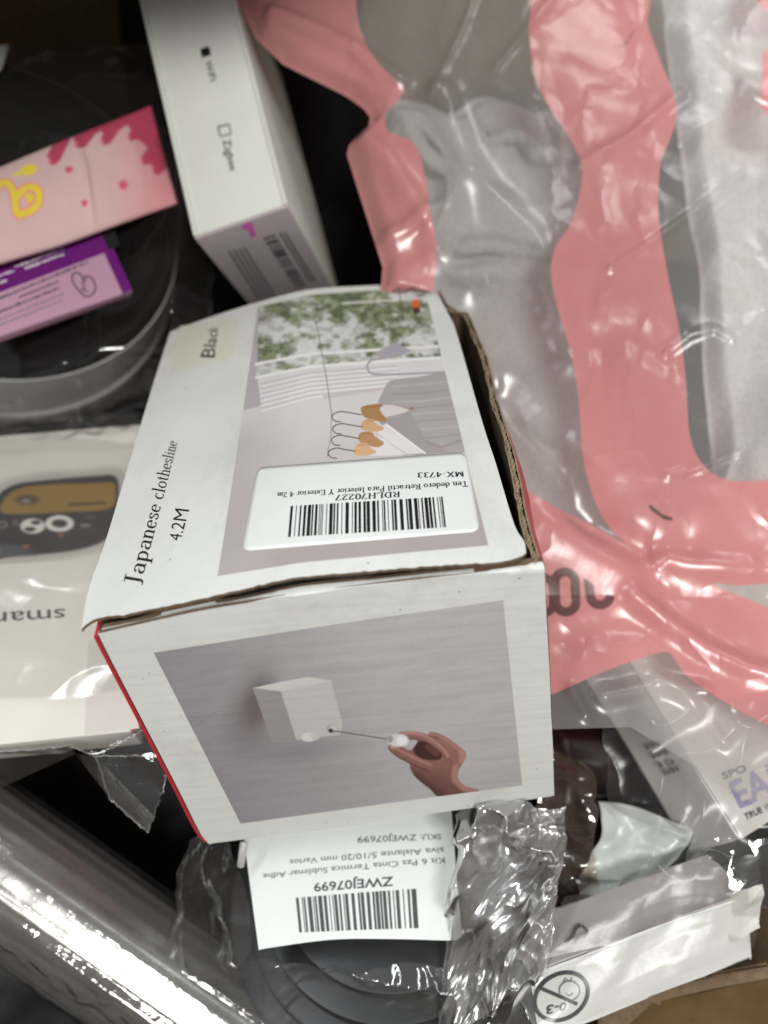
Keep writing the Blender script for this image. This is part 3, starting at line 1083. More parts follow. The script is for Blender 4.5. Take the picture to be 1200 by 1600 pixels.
def film_patch(name, corners, nu, nv, amp, freq, seed, mat, parent, fold=.0, taper=.12, ragged=.0, smooth=True, big=0.0, origin=None, facet=5, ridge=0.0, rfreq=55):
    """a loose piece of film or paper spanning four points (photo x, photo y, distance), crumpled in depth"""
    q = [at(*c) for c in corners]
    u = np.linspace(0, 1, nu)[None, :, None]
    v = np.linspace(0, 1, nv)[:, None, None]
    P = (1 - u) * (1 - v) * q[0] + u * (1 - v) * q[1] + u * v * q[2] + (1 - u) * v * q[3]
    Lu = np.linalg.norm(q[1] - q[0]); Lv = np.linalg.norm(q[3] - q[0])
    N_ = nrm(np.cross(q[1] - q[0], q[3] - q[0]))
    if N_ @ (CAM - q[0]) < 0: N_ = -N_
    U = u[..., 0] * Lu; V = v[..., 0] * Lv
    U, V = np.broadcast_arrays(U, V)
    h = amp * (crumple(U, V, freq, seed, facet) - .5) * 2
    h = h + big * (fbm(U * 18, V * 18, seed + 5, 3) - .5) * 2
    if ridge:
        w1_ = fbm(U * 25, V * 25, seed + 9, 2) * .03
        n1_ = 1 - np.abs(2 * fbm((U + w1_) * rfreq, (V - w1_) * rfreq, seed + 11, 2) - 1)
        n2_ = 1 - np.abs(2 * fbm((U - w1_) * rfreq * 2.3, (V + w1_) * rfreq * 2.3, seed + 13, 2) - 1)
        h = h + ridge * (n1_ ** 2.2 + .2 * n2_ ** 2)
    uu_ = u[..., 0]; vv_ = v[..., 0]
    if fold:
        e = np.minimum(np.minimum(uu_, 1 - uu_), np.minimum(vv_, 1 - vv_))
        h = h - fold * (1 - sstep(e, 0, taper))
    P = P + h[..., None] * N_
    if ragged:
        a_ = nrm(q[1] - q[0]); b_ = nrm(q[3] - q[0])
        P = P + a_ * (ragged * (fbm(V * 60, U * 14, seed + 1, 3) - .5) * 2)[..., None] + b_ * (ragged * (fbm(U * 60, V * 14, seed + 2, 3) - .5) * 2)[..., None]
    return fast(name, P.reshape(-1, 3), gridf(nu, nv), mat, parent, smooth=smooth, origin=origin)


def pipe(name, line, r, mat, parent, seg=8):
    line = np.asarray(line, float)
    d = nrm(np.gradient(line, axis=0))
    a = nrm(np.cross(d, [.3, .2, .93]))
    b = np.cross(d, a)
    th = np.linspace(0, 2 * np.pi, seg, endpoint=False)
    V = line[:, None] + r * (np.cos(th)[None, :, None] * a[:, None] + np.sin(th)[None, :, None] * b[:, None])
    k = len(line)
    i = np.arange(k - 1)[:, None] * seg + np.arange(seg)[None]
    j = np.arange(k - 1)[:, None] * seg + ((np.arange(seg) + 1) % seg)[None]
    return fast(name, V.reshape(-1, 3), np.stack([i, j, j + seg, i + seg], -1).reshape(-1, 4), mat, parent)


# ------------------------------------------------------------------ black sheet added so the gaps between packages stay dark
nx, ny = 150, 150
gx, gy = np.meshgrid(np.linspace(CX0 + .004, .30, nx), np.linspace(CY0 + .004, CY1 - .004, ny))
gz = .02 + .03 * crumple(gx, gy, 9, 5, 6) + .012 * (fbm(gx * 40, gy * 40, 3) - .5)
gz = gz + .24 * sstep(gy, .34, .43) * sstep(gx, -.17, -.11) * (1 - sstep(gx, -.02, .005))
o = fast('gap_shade_sheet', np.stack([gx, gy, gz], -1).reshape(-1, 3), gridf(nx, ny), M['gap_black'], origin=(-.08, .14, .02))
put(o, 'crumpled black sheet added to darken the deep gaps under the packages', 'shade sheet')

# ------------------------------------------------------------------ round black coil, far left
rc = at(0., 330., .322)
vr = nrm(rc - CAM)
ax_n = nrm(math.cos(math.radians(29)) * -vr + math.sin(math.radians(29)) * UPI)
roll = thing('black_coil', 'round black coil with pale grey side in clear film, under the pink sachet', 'coil', tuple(rc - ax_n * .045))
M['coil'] = plain('coil_black', (.007, .0072, .0075), .5, .25, var=.25)
M['rim_grey'] = paper('coil_side', (.74, .74, .71), .5, .12, .2, .4)
prof = [(.018, -.012), (.018, 0.0005)]
for r0, r1 in ((.020, .031), (.0325, .045), (.0462, .0525), (.0540, .0640), (.0652, .0700)):
    prof += [(r0, -.0004), (r0 + .0010, .0014), (r1 - .0010, .0014), (r1, -.0004)]
prof += [(.0705, .0), (.0716, -.002), (.0716, -.006)]
lathe('coil_top', rc, ax_n, prof, M['coil'], roll, 128, .01, 4)
lathe('coil_side', rc, ax_n, [(.0690, -.004), (.0722, -.0045), (.0738, -.020), (.0740, -.036), (.0700, -.0365)], M['rim_grey'], roll, 128, .006, 5)
lathe('coil_flange', rc, ax_n, [(.0690, -.037), (.0755, -.0375), (.0762, -.042), (.0755, -.046), (.068, -.0465)], plain('coil_flange_grey', (.32, .32, .31), .4, .5), roll, 128, .006, 6)
lathe('coil_core', rc, ax_n, [(.0640, -.046), (.0660, -.056), (.03, -.056)], M['coil'], roll, 96)
film_patch('plastic_wrap', [(-90, 690, .285), (300, 590, .285), (330, 40, .335), (-90, 30, .335)], 150, 150, .0010, 26, 21, M['film_thin'], roll, .02, .10, .003, big=.003, ridge=.004, rfreq=20)

# ------------------------------------------------------------------ pink sachet and purple carton lying on the coil
SP = Plane(at(140., 290., .294), nrm(ax_n + .12 * UPI))
sq = [(-70, 432), (277, 317), (236, 165), (-70, 291)]
S = coons([sq[0], (100, 381), sq[1]], [sq[1], sq[2]], [sq[3], (90, 223), sq[2]], [sq[0], sq[3]], 200, 90)
pt = Painter(S, ink((198, 168, 166)))
z4 = lambda pts: [(x / 4, y / 4 + 130) for x, y in pts]
X_, Y_ = S[..., 0], S[..., 1]
g1 = sstep(X_, 130, 290)[..., None]
pt.C = pt.C * (1 - g1) + ink((200, 136, 142)) * g1
pt.poly(z4([(-300, 560), (330, 385), (290, 490), (300, 545), (340, 556), (375, 520), (445, 358), (462, 352), (455, 430), (490, 455), (530, 440), (600, 340), (625, 325), (640, 345), (618, 400), (640, 435), (680, 425), (740, 330), (790, 292), (812, 330), (784, 380), (802, 410), (852, 390), (890, 410), (915, 440), (870, 510), (880, 555), (925, 545), (945, 545), (952, 590), (985, 600), (1020, 560), (1075, 500), (1100, 300), (960, 60), (400, 280), (-300, 500)]), (172, 68, 92), 1.2)
for c_, r_ in (((425, 592), 6), ((762, 680), 7), ((522, 792), 5)):
    pt.blob(z4([c_])[0], r_, r_, (196, 86, 116), .2)
for c_ in ((300, 520), (465, 420), (625, 415), (790, 390), (868, 540), (925, 600)):
    pt.blob(z4([c_])[0], 3, 6, (222, 150, 162), .6, .7)
for w_, cc in ((15, (214, 128, 132)), (10.5, (214, 190, 66))):
    pt.line(smooth_line(z4([(-60, 800), (-10, 690), (45, 665), (85, 745), (100, 860)])), w_, cc, 1.0)
    pt.line(smooth_line(z4([(95, 770), (160, 705), (225, 715), (242, 775), (205, 835), (120, 872)])), w_, cc, 1.0)
    pt.line(smooth_line(z4([(180, 790), (195, 760), (165, 760)])), w_ * .7, cc, 1.0)
pt.blob(z4([(178, 580)])[0], 13, 10, (216, 194, 66), .15, 1, -.4)
pt.line(z4([(100, 610), (150, 590)]), 6, (214, 192, 66), 1)
P = SP(S[..., 0], S[..., 1])
uu = np.linspace(0, 1, 200)[None]; vv = np.linspace(0, 1, 90)[:, None]
puff = .0045 * (np.sin(np.pi * vv) ** .6) * np.minimum(1, (1 - uu) * 7) ** .7
puff = puff + .0012 * (fbm(uu * 7, vv * 3, 6, 3) - .5) * np.sin(np.pi * vv) + .0012 * np.exp(-((uu - .62) / .015) ** 2) * np.sin(np.pi * vv)
P = P + puff[..., None] * SP.N
V, Fq, cl = slab(P, SP.N, .0012)
M['sachet'] = paper('glossy_sachet_film', (0, 0, 0), .28, .02, 0, .55, attr=True)
sachet = fast('sachet', V, Fq, M['sachet'], None, colors=np.vstack([pt.C.reshape(-1, 3)] * 2), origin=tuple(SP(np.array(100.), np.array(300.))))
put(sachet, 'glossy pink sachet with crimson drips and yellow script lying on the black coil', 'sachet')

PP = Plane(at(100., 440., .283), nrm(ax_n + .05 * UPI))
b0, b1, b2 = [PP(np.array(float(x)), np.array(float(y))) for x, y in ((-80, 553), (208, 454), (160, 348))]
px_ = nrm(b1 - b0); py_ = nrm((b2 - b1) - ((b2 - b1) @ px_) * px_)
hgt = (b2 - b1) @ py_
wid = np.linalg.norm(b1 - b0)
purple = thing('purple_carton', 'small mauve and purple carton with tiny print and an outlined heart, below the pink sachet', 'carton', tuple(b1))
M['mauve'] = paper('mauve_board', tuple(ink((178, 138, 160))), .22, .04, .0, .5)
M['purple'] = paper('purple_board', tuple(ink((98, 30, 106))), .2, .05, .0, .5)
M['white_ink'] = plain('white_ink', (.8, .78, .8), .25, .6)
M['magenta'] = plain('magenta_glow', (.85, .16, .62), .25, .6)  # colour of the painted pink glow spot
bevel_box('body', b0, px_, py_, np.cross(px_, py_), (0, 0, -.005), (wid, hgt, 0), M['mauve'], purple, .0007)
poly_decal('purple_band', [(-78, 486), (163, 395), (160, 350), (-78, 436)], PP, M['purple'], purple, .00010)
poly_decal('purple_end', [(192, 459), (207, 453), (187, 410), (161, 351), (146, 357), (163, 396)], PP, M['purple'], purple, .00014)
poly_decal('black_patch', [(170, 391), (188, 383), (178, 356), (158, 364)], PP, M['ink'], purple, .0002)
heart = smooth_line([(113, 430), (114, 440), (122, 452), (134, 463), (146, 458), (149, 446), (143, 434), (134, 432), (132, 440), (127, 430), (119, 426)], 5, True)
stroke_decal('heart_outline', np.vstack([heart, heart[:1]]), 2.6, PP, M['ink_soft'], purple, .00015)
stroke_decal('heart_mark', smooth_line([(127, 440), (132, 448), (128, 452), (138, 455)]), 2.2, PP, M['ink_soft'], purple, .00015)
for (xa, ya, xb, yb, w_, dens) in ((-20, 476, 138, 411, 4.0, 1.0), (30, 466, 92, 441, 3.6, .8), (-30, 501, 94, 451, 4.4, .9), (-30, 512, 100, 460, 3.0, .9), (-30, 521, 98, 470, 3.0, .9)):
    r_ = np.random.default_rng(int(xb * 7 + yb))
    segs = []
    x = 0
    while x < 1:
        w2 = r_.uniform(.012, .05)
        segs.append((x, min(x + w2, 1), 0, r_.uniform(.6, 1))); x += w2 + r_.uniform(.006, .018)
    d_ = nrm(np.array([xb - xa, yb - ya])); n_ = np.array([d_[1], -d_[0]]) * w_
    decal('small_print', rect_shapes(segs), [(xa, ya), (xb, yb), (xb + n_[0], yb + n_[1]), (xa + n_[0], ya + n_[1])], PP, M['ink_grey'] if w_ < 3.5 else M['ink_soft'], purple, .00016)
r_ = np.random.default_rng(12)
wb = []
for ln, (xa, ya, xb, yb) in enumerate(((24, 419, 100, 391), (40, 422, 101, 399), (-40, 446, 24, 425), (-40, 456, 12, 440))):
    x = 0
    seg_ = []
    while x < 1:
        w2 = r_.uniform(.03, .07); seg_.append((x, min(1, x + w2), r_.uniform(0, .3), r_.uniform(.7, 1))); x += w2 + .025
    d_ = nrm(np.array([xb - xa, yb - ya])); n_ = np.array([d_[1], -d_[0]]) * 5
    decal('white_lettering', rect_shapes(seg_), [(xa, ya), (xb, yb), (xb + n_[0], yb + n_[1]), (xa + n_[0], ya + n_[1])], PP, M['white_ink'], purple, .00018)

# ------------------------------------------------------------------ white wireless-module box
WO = np.array([-.06891, .23572, .2112])
WX = np.array([.9523, .1669, .2555]); WY = np.array([-.2491, .9088, .3346]); WZ = np.array([-.1764, -.3823, .907])
WX = nrm(WX); WY = nrm(WY - (WY @ WX) * WX); WZ = np.cross(WX, WY)
WW, WL, WH = .0362, .125, .085
wbox = thing('wireless_module_box', 'tall white box printed WiFi and Zigbee standing behind the clothesline box', 'box', tuple(WO - WZ * WH))
M['wifi_white'] = paper('wireless_box_white', (.77, .785, .73), .4, .03, .2, .4)
M['wifi_front_bounce'] = paper('wireless_front_bounce', (.52, .45, .48), .4, .05, .2, .45)  # white board coloured dull mauve to carry pink bounce light
bevel_box('body', WO, WX, WY, WZ, (.0014, .0003, -WH), (WW - .0014, WL, -.0008), M['wifi_white'], wbox, .0005)
bevel_box('side_panel', WO, WX, WY, WZ, (0, 0, -WH), (.0013, WL, .0004), M['wifi_white'], wbox, .0004)
bevel_box('side_panel', WO, WX, WY, WZ, (WW - .0013, 0, -WH), (WW, WL, .0004), M['wifi_white'], wbox, .0004)
wf = bevel_box('front_panel', WO, WX, WY, WZ, (.0002, -.0013, -WH), (WW - .0002, -.0001, -.0002), M['wifi_front_bounce'], wbox, .0004)
WT = Plane(WO - WZ * .0008, WZ)
poly_decal('filled_square', round_poly([(312.5, 76.5), (326.5, 72), (330, 86), (315.5, 90)], 2), WT, M['ink'], wbox, .0001)
decal('wifi_lettering', sans_shapes('WiFi', .012), [(320.5, 96), (328.5, 128), (339, 124.5), (330, 93.5)], WT, M['ink_soft'], wbox, .0001)
sqr = np.array([(340.5, 198), (357.5, 194), (361, 209), (344.5, 213), (340.5, 198), (357.5, 194)])
stroke_decal('open_square', sqr[:5], 3.6, WT, M['ink_grey'], wbox, .0001)
decal('zigbee_lettering', sans_shapes('Zigbee', .012), [(347.5, 219), (360, 268), (370.5, 263), (359.5, 215)], WT, M['ink_soft'], wbox, .0001)
WFP = Plane(WO - WY * .0013, -WY)
decal('barcode', bars(22, 31, fill=.5), [(410.5, 372), (462, 450), (479, 446), (430, 366.6)], WFP, M['ink_soft'], wf, .0001)
for k in range(4):
    o1 = k * 8.0
    decal('small_print', rect_shapes([(0, 1, 0, 1)]), [(356 + o1, 392 - k * 1.5), (404 + o1, 468 - k * 1.5), (406.6 + o1, 467 - k * 1.5), (358.6 + o1, 391 - k * 1.5)], WFP, M['ink_soft'], wf, .0001)
for k in range(2):
    decal('small_print', rect_shapes([(0, 1, 0, 1)]), [(436 + k * 7, 364 - k), (484 + k * 7, 441 - k), (486.5 + k * 7, 440 - k), (438.5 + k * 7, 363 - k)], WFP, M['ink_soft'], wf, .0001)
poly_decal('pink_glow_mark', smooth_line([(378, 353), (392, 347), (397, 358), (400, 368), (392, 370), (388, 360), (380, 358)], 3, True), WFP, M['magenta'], wf, .0001)  # pink reflection painted as a flat magenta patch

# ------------------------------------------------------------------ smart watch box, left
TZ = .165
TP = Plane(np.array([0, 0, TZ]), np.array([0, 0, 1.]))
t0 = TP(np.array(-40.), np.array(1168.)); t1 = TP(np.array(226.), np.array(1141.))
tx = nrm(t1 - t0); tz = np.array([0, 0, 1.]); ty = np.cross(tz, tx)
tw = np.linalg.norm(t1 - t0)
watch = thing('smart_watch_box', 'cream white smart watch box in a clear bag, left of the clothesline box', 'box', tuple(t0 + .05 * tx - tz * .04))
M['cream'] = paper('cream_board', (.74, .715, .65), .45, .04, .1, .4)
bevel_box('body', t0, tx, ty, tz, (-.09, 0, -.014), (tw - .004, .118, 0), M['cream'], watch, .0009)
S = coons([(-60, 885), (205, 870)], [(205, 870), (228, 700)], [(-60, 715), (228, 700)], [(-60, 885), (-60, 715)], 170, 110)
pt = Painter(S, np.array([.74, .715, .65]))
body_ = smooth_line([(-50, 770), (-10, 778), (5, 766), (30, 755), (80, 749), (150, 743), (178, 743), (186, 760), (182, 800), (170, 838), (140, 855), (90, 864), (20, 870), (-50, 874)], 5, True)
pt.poly(smooth_line([(-30, 775), (40, 742), (120, 735), (190, 732), (200, 780), (180, 850), (60, 880), (-60, 885)], 5, True), (150, 146, 138), 7, .7)
pt.poly(body_, (42, 40, 42), 2.0)
pt.poly(smooth_line([(2, 800), (8, 778), (32, 763), (80, 757), (150, 755), (176, 754), (180, 766), (172, 794), (100, 800), (40, 803)], 5, True), (128, 100, 44), 2.0)
pt.blob((42, 781), 19, 7.5, (66, 58, 40), .4, .95)
pt.blob((41, 783), 7, 3, (128, 122, 116), .5, .9)
pt.poly([(108, 786), (168, 784), (166, 788), (106, 791)], (70, 56, 34), 1.2)
for dx in (-1,):
    pt.blob((51, 822), 19, 11.5, (190, 190, 184), .14)
    pt.blob((56, 816.5), 8, 3.6, (42, 40, 42), .25)
    pt.blob((47, 827), 9, 3.8, (42, 40, 42), .25)
    pt.blob((93, 818), 22, 12.5, (196, 196, 190), .14)
    pt.blob((93, 818), 13, 6.8, (42, 40, 42), .22)
pt.blob((4, 820), 9, 6, (96, 94, 92), .3); pt.blob((4, 820), 5, 2.5, (42, 40, 42), .4)
pt.blob((24, 817), 5, 5, (80, 78, 78), .4)
pt.blob((133, 821), 8, 3, (112, 112, 116), .5, .8)
pt.blob((140, 808), 8, 2.5, (74, 72, 74), .5, .8)
pt.blob((41, 854), 5, 2.5, (150, 92, 52), .5); pt.blob((95, 836), 4, 2.5, (130, 78, 56), .5)
pt.poly([(-40, 846), (30, 852), (60, 868), (-40, 872)], (74, 76, 80), 3, .7)
P = TP(S[..., 0], S[..., 1], .0001)
fast('watch_picture', P.reshape(-1, 3), gridf(170, 110), paper('watch_print', (0, 0, 0), .4, .02, 0, .4, attr=True), watch, colors=pt.C.reshape(-1, 3))
decal('smart_lettering', sans_shapes('smart', .006), [(101, 951), (-30, 958.5), (-30, 981), (102, 972)], TP, M['ink_soft'], watch, .0001)
M['cream2'] = paper('cream_panel', (.66, .62, .58), .5, .05, .1, .4)
poly_decal('paper_strip', [(132, 1148), (218, 1138), (208, 1095), (160, 1000), (138, 1000)], TP, M['cream2'], watch, .0001)
film_patch('plastic_bag', [(-60, 1104, .2385), (215, 1082, .2385), (225, 690, .292), (-60, 690, .292)], 140, 160, .0010, 38, 8, M['film_hazy'], watch, 0, .1, .002, big=.0012, facet=4, ridge=.0014, rfreq=26)
film_patch('bag_edge', [(-60, 690, .290), (225, 672, .290), (230, 640, .302), (-60, 650, .302)], 90, 24, .002, 60, 18, M['film'], watch, .0, big=.003)
# the bag's loose corner hanging over the near edge
cpt = {'a': (-40, 1178, .2325), 'b': (108, 1166, .2310), 'c': (150, 1182, .2290), 'd': (225, 1140, .2340), 'e': (268, 1180, .2360), 'f': (254, 1236, .2330), 'g': (231, 1301, .2370), 'h': (172, 1248, .2390), 'i': (118, 1178, .2400), 'j': (240, 1275, .229), 'k': (-40, 1250, .2410)}
nm = list(cpt)
Vc = np.array([at(*cpt[k_]) for k_ in nm])
ix = lambda s: tuple(nm.index(c_) for c_ in s)
bm = bmesh.new()
bv = [bm.verts.new(v) for v in Vc]
for f_ in ('bdc', 'cde', 'cej', 'ejf', 'cjg', 'jfg', 'cgh', 'chi', 'bci', 'abi', 'aik'):
    bm.faces.new([bv[i_] for i_ in ix(f_)])
bmesh.ops.subdivide_edges(bm, edges=bm.edges[:], cuts=5, use_grid_fill=True)
for v in bm.verts:
    q = v.co
    v.co = q + Vector((0, 0, .0014 * (fbm(np.array(q.x * 90), np.array(q.y * 90), 4, 3) - .5)))
bm.verts.index_update()
Vn = np.array([v.co[:] for v in bm.verts]); Fn = [tuple(v.index for v in f_.verts) for f_ in bm.faces]
bm.free()
sharpen(fast('bag_corner', Vn, Fn, M['film_crisp'], watch), 12)
M['weld'] = film('film_weld', .18, (.9, .9, .9), .15, .0004, 100, 1.2)
for s_ in (('b', 'c', 'd'), ('c', 'h', 'g'), ('g', 'f', 'e'), ('a', 'b'), ('c', 'e')):
    pts = np.array([at(*cpt[c_]) for c_ in s_])
    pts = resample(pts, 40) + .0006 * (np.random.default_rng(4).random((40, 3)) - .5)
    pipe('bag_seam', pts, .00022, M['weld'], watch, 6)

# ------------------------------------------------------------------ silver tube, lower left
ta = at(-230., 1190., .262); tb = at(640., 1800., .262)
tube = thing('silver_tube', 'shiny silver metal tube in clear wrap running diagonally across the lower left corner', 'tube', tuple((ta + tb) / 2 - np.array([0, 0, .02])))
td = nrm(tb - ta)
tu = nrm(np.cross(td, nrm(CAM - ta))); tv = np.cross(tu, td)
m, nt, N, L, b = new_mat('brushed_silver')
b.inputs['Metallic'].default_value = .85
b.inputs['Base Color'].default_value = (.46, .455, .44, 1)
n_ = noise_node(nt, 40, 4, .6)
r_ = ramp(nt, n_.outputs['Fac'], [(.3, (.20,) * 3), (.7, (.34,) * 3)])
L.new(r_.outputs[0], b.inputs['Roughness'])
n2_ = noise_node(nt, 25, 3, .5)
p0_ = bump(nt, None, n2_.outputs['Fac'], .6, .0022)
n3_ = noise_node(nt, 140, 4, .6)
bump(nt, b, n3_.outputs['Fac'], .5, .0003, p0_)
M['silver'] = m


def cyl(name, r, mat, parent, amp, freq, seed, nl=160, na=140, fine=0.0, streak=1.0):
    l = np.linspace(0, 1, nl)[:, None]; th = np.linspace(0, 2 * np.pi, na)[None]
    Lm = np.linalg.norm(tb - ta)
    h = amp * (crumple(l * Lm * .16, th * r, freq, seed, 5) - .5) * 2 + fine * (fbm(l * Lm * 9, th * 7, seed, 3) - .5) + .0007 * streak * (fbm(l * Lm * 2.2, th * 11, seed + 3, 3) - .5)
    R_ = r + h
    P = ta + (tb - ta) * l[..., None] + R_[..., None] * (np.cos(th)[..., None] * tu + np.sin(th)[..., None] * tv)
    return fast(name, P.reshape(-1, 3), gridf(na, nl), mat, parent)


cyl('tube_wall', .0205, M['silver'], tube, .0003, 30, 3)
cyl('plastic_wrap', .0224, M['film'], tube, .0009, 55, 6, 300, 200, .0009, 1.6)
film_patch('wrap_flap', [(-60, 1480, .236), (250, 1660, .238), (300, 1640, .232), (-60, 1420, .232)], 120, 20, .0016, 120, 33, M['film_crisp'], tube, 0, big=.001)

# ------------------------------------------------------------------ black tape rolls with shipping label, bottom centre
kc = at(610., 1392., .268)
kv = nrm(kc - CAM)
kn = nrm(math.cos(math.radians(30)) * -kv + math.sin(math.radians(30)) * UPI)
kit = thing('tape_roll_pack', 'bag of concentric black tape rolls with a white barcode label, below the clothesline box', 'tape pack', tuple(kc - kn * .02))
M['tape_grey'] = plain('tape_grey', (.030, .031, .033), .4, .4, var=.2)
lathe('tape_roll', kc, kn, [(.044, -.02), (.0540, -.02), (.0545, -.004), (.0530, -.0035), (.044, -.003)], M['black_tape'], kit, 128, .008, 1)
lathe('tape_roll', kc, kn, [(.038, -.003), (.0480, -.003), (.0484, .0045), (.0470, .005), (.038, .005)], M['tape_grey'], kit, 128, .008, 2)
lathe('tape_roll', kc, kn, [(.030, .005), (.0425, .005), (.0428, .011), (.0415, .0114), (.030, .0114)], M['black_tape'], kit, 128, .008, 3)
lathe('tape_roll', kc, kn, [(.018, .0114), (.0360, .0114), (.0363, .0165), (.0350, .017), (.018, .017), (.018, -.02)], M['tape_grey'], kit, 128, .008, 4)
KP = Plane(at(550., 1400., .236), nrm(-kv + .25 * UPI))
lb = smooth_line([(404, 1484), (420, 1481), (520, 1469), (620, 1468), (710, 1469), (722, 1462)])
S = coons(lb, [(722, 1462), (712, 1360), (704, 1255)], [(380, 1296), (540, 1276), (704, 1255)], smooth_line([(404, 1484), (396, 1420), (386, 1340), (380, 1296)]), 50, 40)


class Curl:
    def __init__(s, pl): s.pl = pl

    def __call__(s, px, py, off=0.0):
        P_ = s.pl(px, py, 0.0)
        k_ = sstep(np.asarray(py), 1330, 1250)
        return P_ + s.pl.N * (off + .0016 * np.sin((np.asarray(px) - 380) / 110.)[..., None] * 1.0 + 0.0012 * np.sin((np.asarray(py) - 1250) / 60.)[..., None])


KL = Curl(KP)
kl = patch_obj('shipping_label', S, KL, 0.0, M['sticker'], kit)
decal('barcode', bars(28, 17, fill=.58), [(463, 1405), (650, 1391), (654, 1451), (468, 1458)], KL, M['ink_soft'], kl, .0001)
decal('code_lettering', sans_shapes('ZWEJ07699', .02), [(615, 1373), (491, 1383), (492, 1396), (615, 1387)], KL, M['ink_soft'], kl, .0001)
decal('name_lettering', sans_shapes('Kit 6 Pzs Cinta Termica Sublimar Adhe', .004), [(694, 1342), (412, 1367.5), (412, 1376), (695, 1351)], KL, M['ink_soft'], kl, .0001)
decal('name_lettering', sans_shapes('siva Aislante 5/10/20 mm Varios', .004), [(693, 1326), (454, 1346.5), (454, 1355), (694, 1335.5)], KL, M['ink_soft'], kl, .0001)
decal('sku_lettering', sans_shapes('SKU: ZWEJ07699', .004), [(689, 1305), (559, 1311), (559, 1321), (689, 1314)], KL, M['ink_soft'], kl, .0001)
film_patch('crinkled_bag', [(690, 1640, .232), (868, 1500, .222), (884, 1240, .2345), (722, 1262, .2355)], 210, 250, .0008, 42, 41, M['film_bright'], kit, .003, .08, .006, big=.004, facet=6, ridge=.013, rfreq=40)
film_patch('bag_skirt', [(430, 1680, .242), (880, 1680, .238), (830, 1500, .234), (380, 1478, .239)], 220, 110, .0006, 60, 47, M['film_crisp'], kit, 0, .1, .008, big=.004, facet=5, ridge=.008, rfreq=30)
film_patch('bag_side', [(270, 1500, .256), (410, 1520, .2385), (384, 1290, .236), (300, 1290, .252)], 80, 110, .0005, 70, 51, M['film_crisp'], kit, 0, .1, .006, big=.003, ridge=.006, rfreq=30)
pipe('bag_fold', resample(np.array([at(381, 1316, .2335), at(379, 1330, .2330), at(376, 1352, .2345)]), 12), .0012, film('fold_film', .5, (.9, .9, .9), .1), kit, 8)

# ------------------------------------------------------------------ white box with age warning, lower right
aa = at(834., 1521., .216); ab = at(1140., 1407., .228)
gx_ = nrm(ab - aa)
gf = nrm((aa + ab) / 2 - CAM); gf = nrm(gf - (gf @ gx_) * gx_)
gn = np.cross(gx_, gf)
if gn @ UPI < 0: gn = -gn
c4, s4 = math.cos(math.radians(42)), math.sin(math.radians(42))
gy_ = c4 * gn + s4 * gf            # over the grey face
gd_ = -s4 * gn + c4 * gf           # down the white face
al = np.linalg.norm(ab - aa)
age = thing('toy_warning_box', 'long white box with round age warning symbol and torn end, lower right corner', 'box', tuple(aa + gx_ * .03 + gd_ * .02))
M['grey_board'] = paper('grey_board', (.47, .44, .44), .35, .06, .1, .5)  # flat grey for one long face of the box
bevel_box('body', aa, gx_, gy_, gd_, (-.001, 0, 0), (al + .006, .0185, .0235), None, age, .0007, cuts=3, jit=.0002,
          mats=[M['white_plain'], M['grey_board']], pick=lambda n: 1 if n[2] < -.6 else 0)
AW = Plane(aa, -gy_); AG = Plane(aa, -gd_)
ring = arc(877, 1557, 40.5, 37.5, 0, 360, 48)
ring = np.c_[(ring[:, 0] - 877) * 1.0 + (ring[:, 1] - 1557) * -.25 + 877, ring[:, 1]]
stroke_decal('symbol_ring', ring, 6.5, AW, M['ink_soft'], age, .0002)
stroke_decal('symbol_bar', resample([(844, 1544), (902, 1569)], 6), 5.5, AW, M['ink_soft'], age, .0003)
face_ = arc(890, 1548, 16, 15, 0, 360, 30)
stroke_decal('symbol_face', face_, 2.0, AW, M['ink_grey'], age, .0002)
stroke_decal('symbol_face', smooth_line([(884, 1552), (889, 1556), (896, 1552)]), 1.6, AW, M['ink_grey'], age, .0002)
stroke_decal('symbol_face', smooth_line([(880, 1536), (884, 1529), (890, 1534), (894, 1528)]), 1.6, AW, M['ink_grey'], age, .0002)
decal('age_lettering', sans_shapes('0-3', .02), [(886, 1566), (854, 1572), (853, 1586), (884, 1578)], AW, M['ink_soft'], age, .0002)
stroke_decal('recycling_mark', smooth_line([(884, 1474), (894, 1462), (900, 1449), (908, 1445)], 4), 6, AG, M['ink_soft'], age, .0002)
stroke_decal('recycling_mark', smooth_line([(897, 1470), (908, 1462), (920, 1457)], 4), 5, AG, M['ink_soft'], age, .0002)
stroke_decal('recycling_mark', smooth_line([(910, 1446), (918, 1456), (912, 1464)], 4), 4, AG, M['ink_soft'], age, .0002)
# crushed end flap and film
film_patch('torn_flap', [(1118, 1478, .232), (1196, 1452, .226), (1192, 1376, .226), (1120, 1400, .229)], 50, 40, .0035, 60, 61, paper('torn_paper', (.72, .71, .66), .4, .06, .2, .5), age, 0, ragged=.003, big=.003)
film_patch('plastic_bag', [(770, 1640, .212), (1180, 1480, .221), (1190, 1330, .226), (880, 1400, .226)], 170, 90, .0005, 25, 63, M['film_soft'], age, 0, .1, .003, big=.0012, facet=4)
film_patch('bag_twist', [(1060, 1400, .222), (1230, 1420, .222), (1230, 1300, .224), (1080, 1330, .226)], 90, 80, .0008, 55, 67, M['film'], age, 0, .1, .003, big=.004)

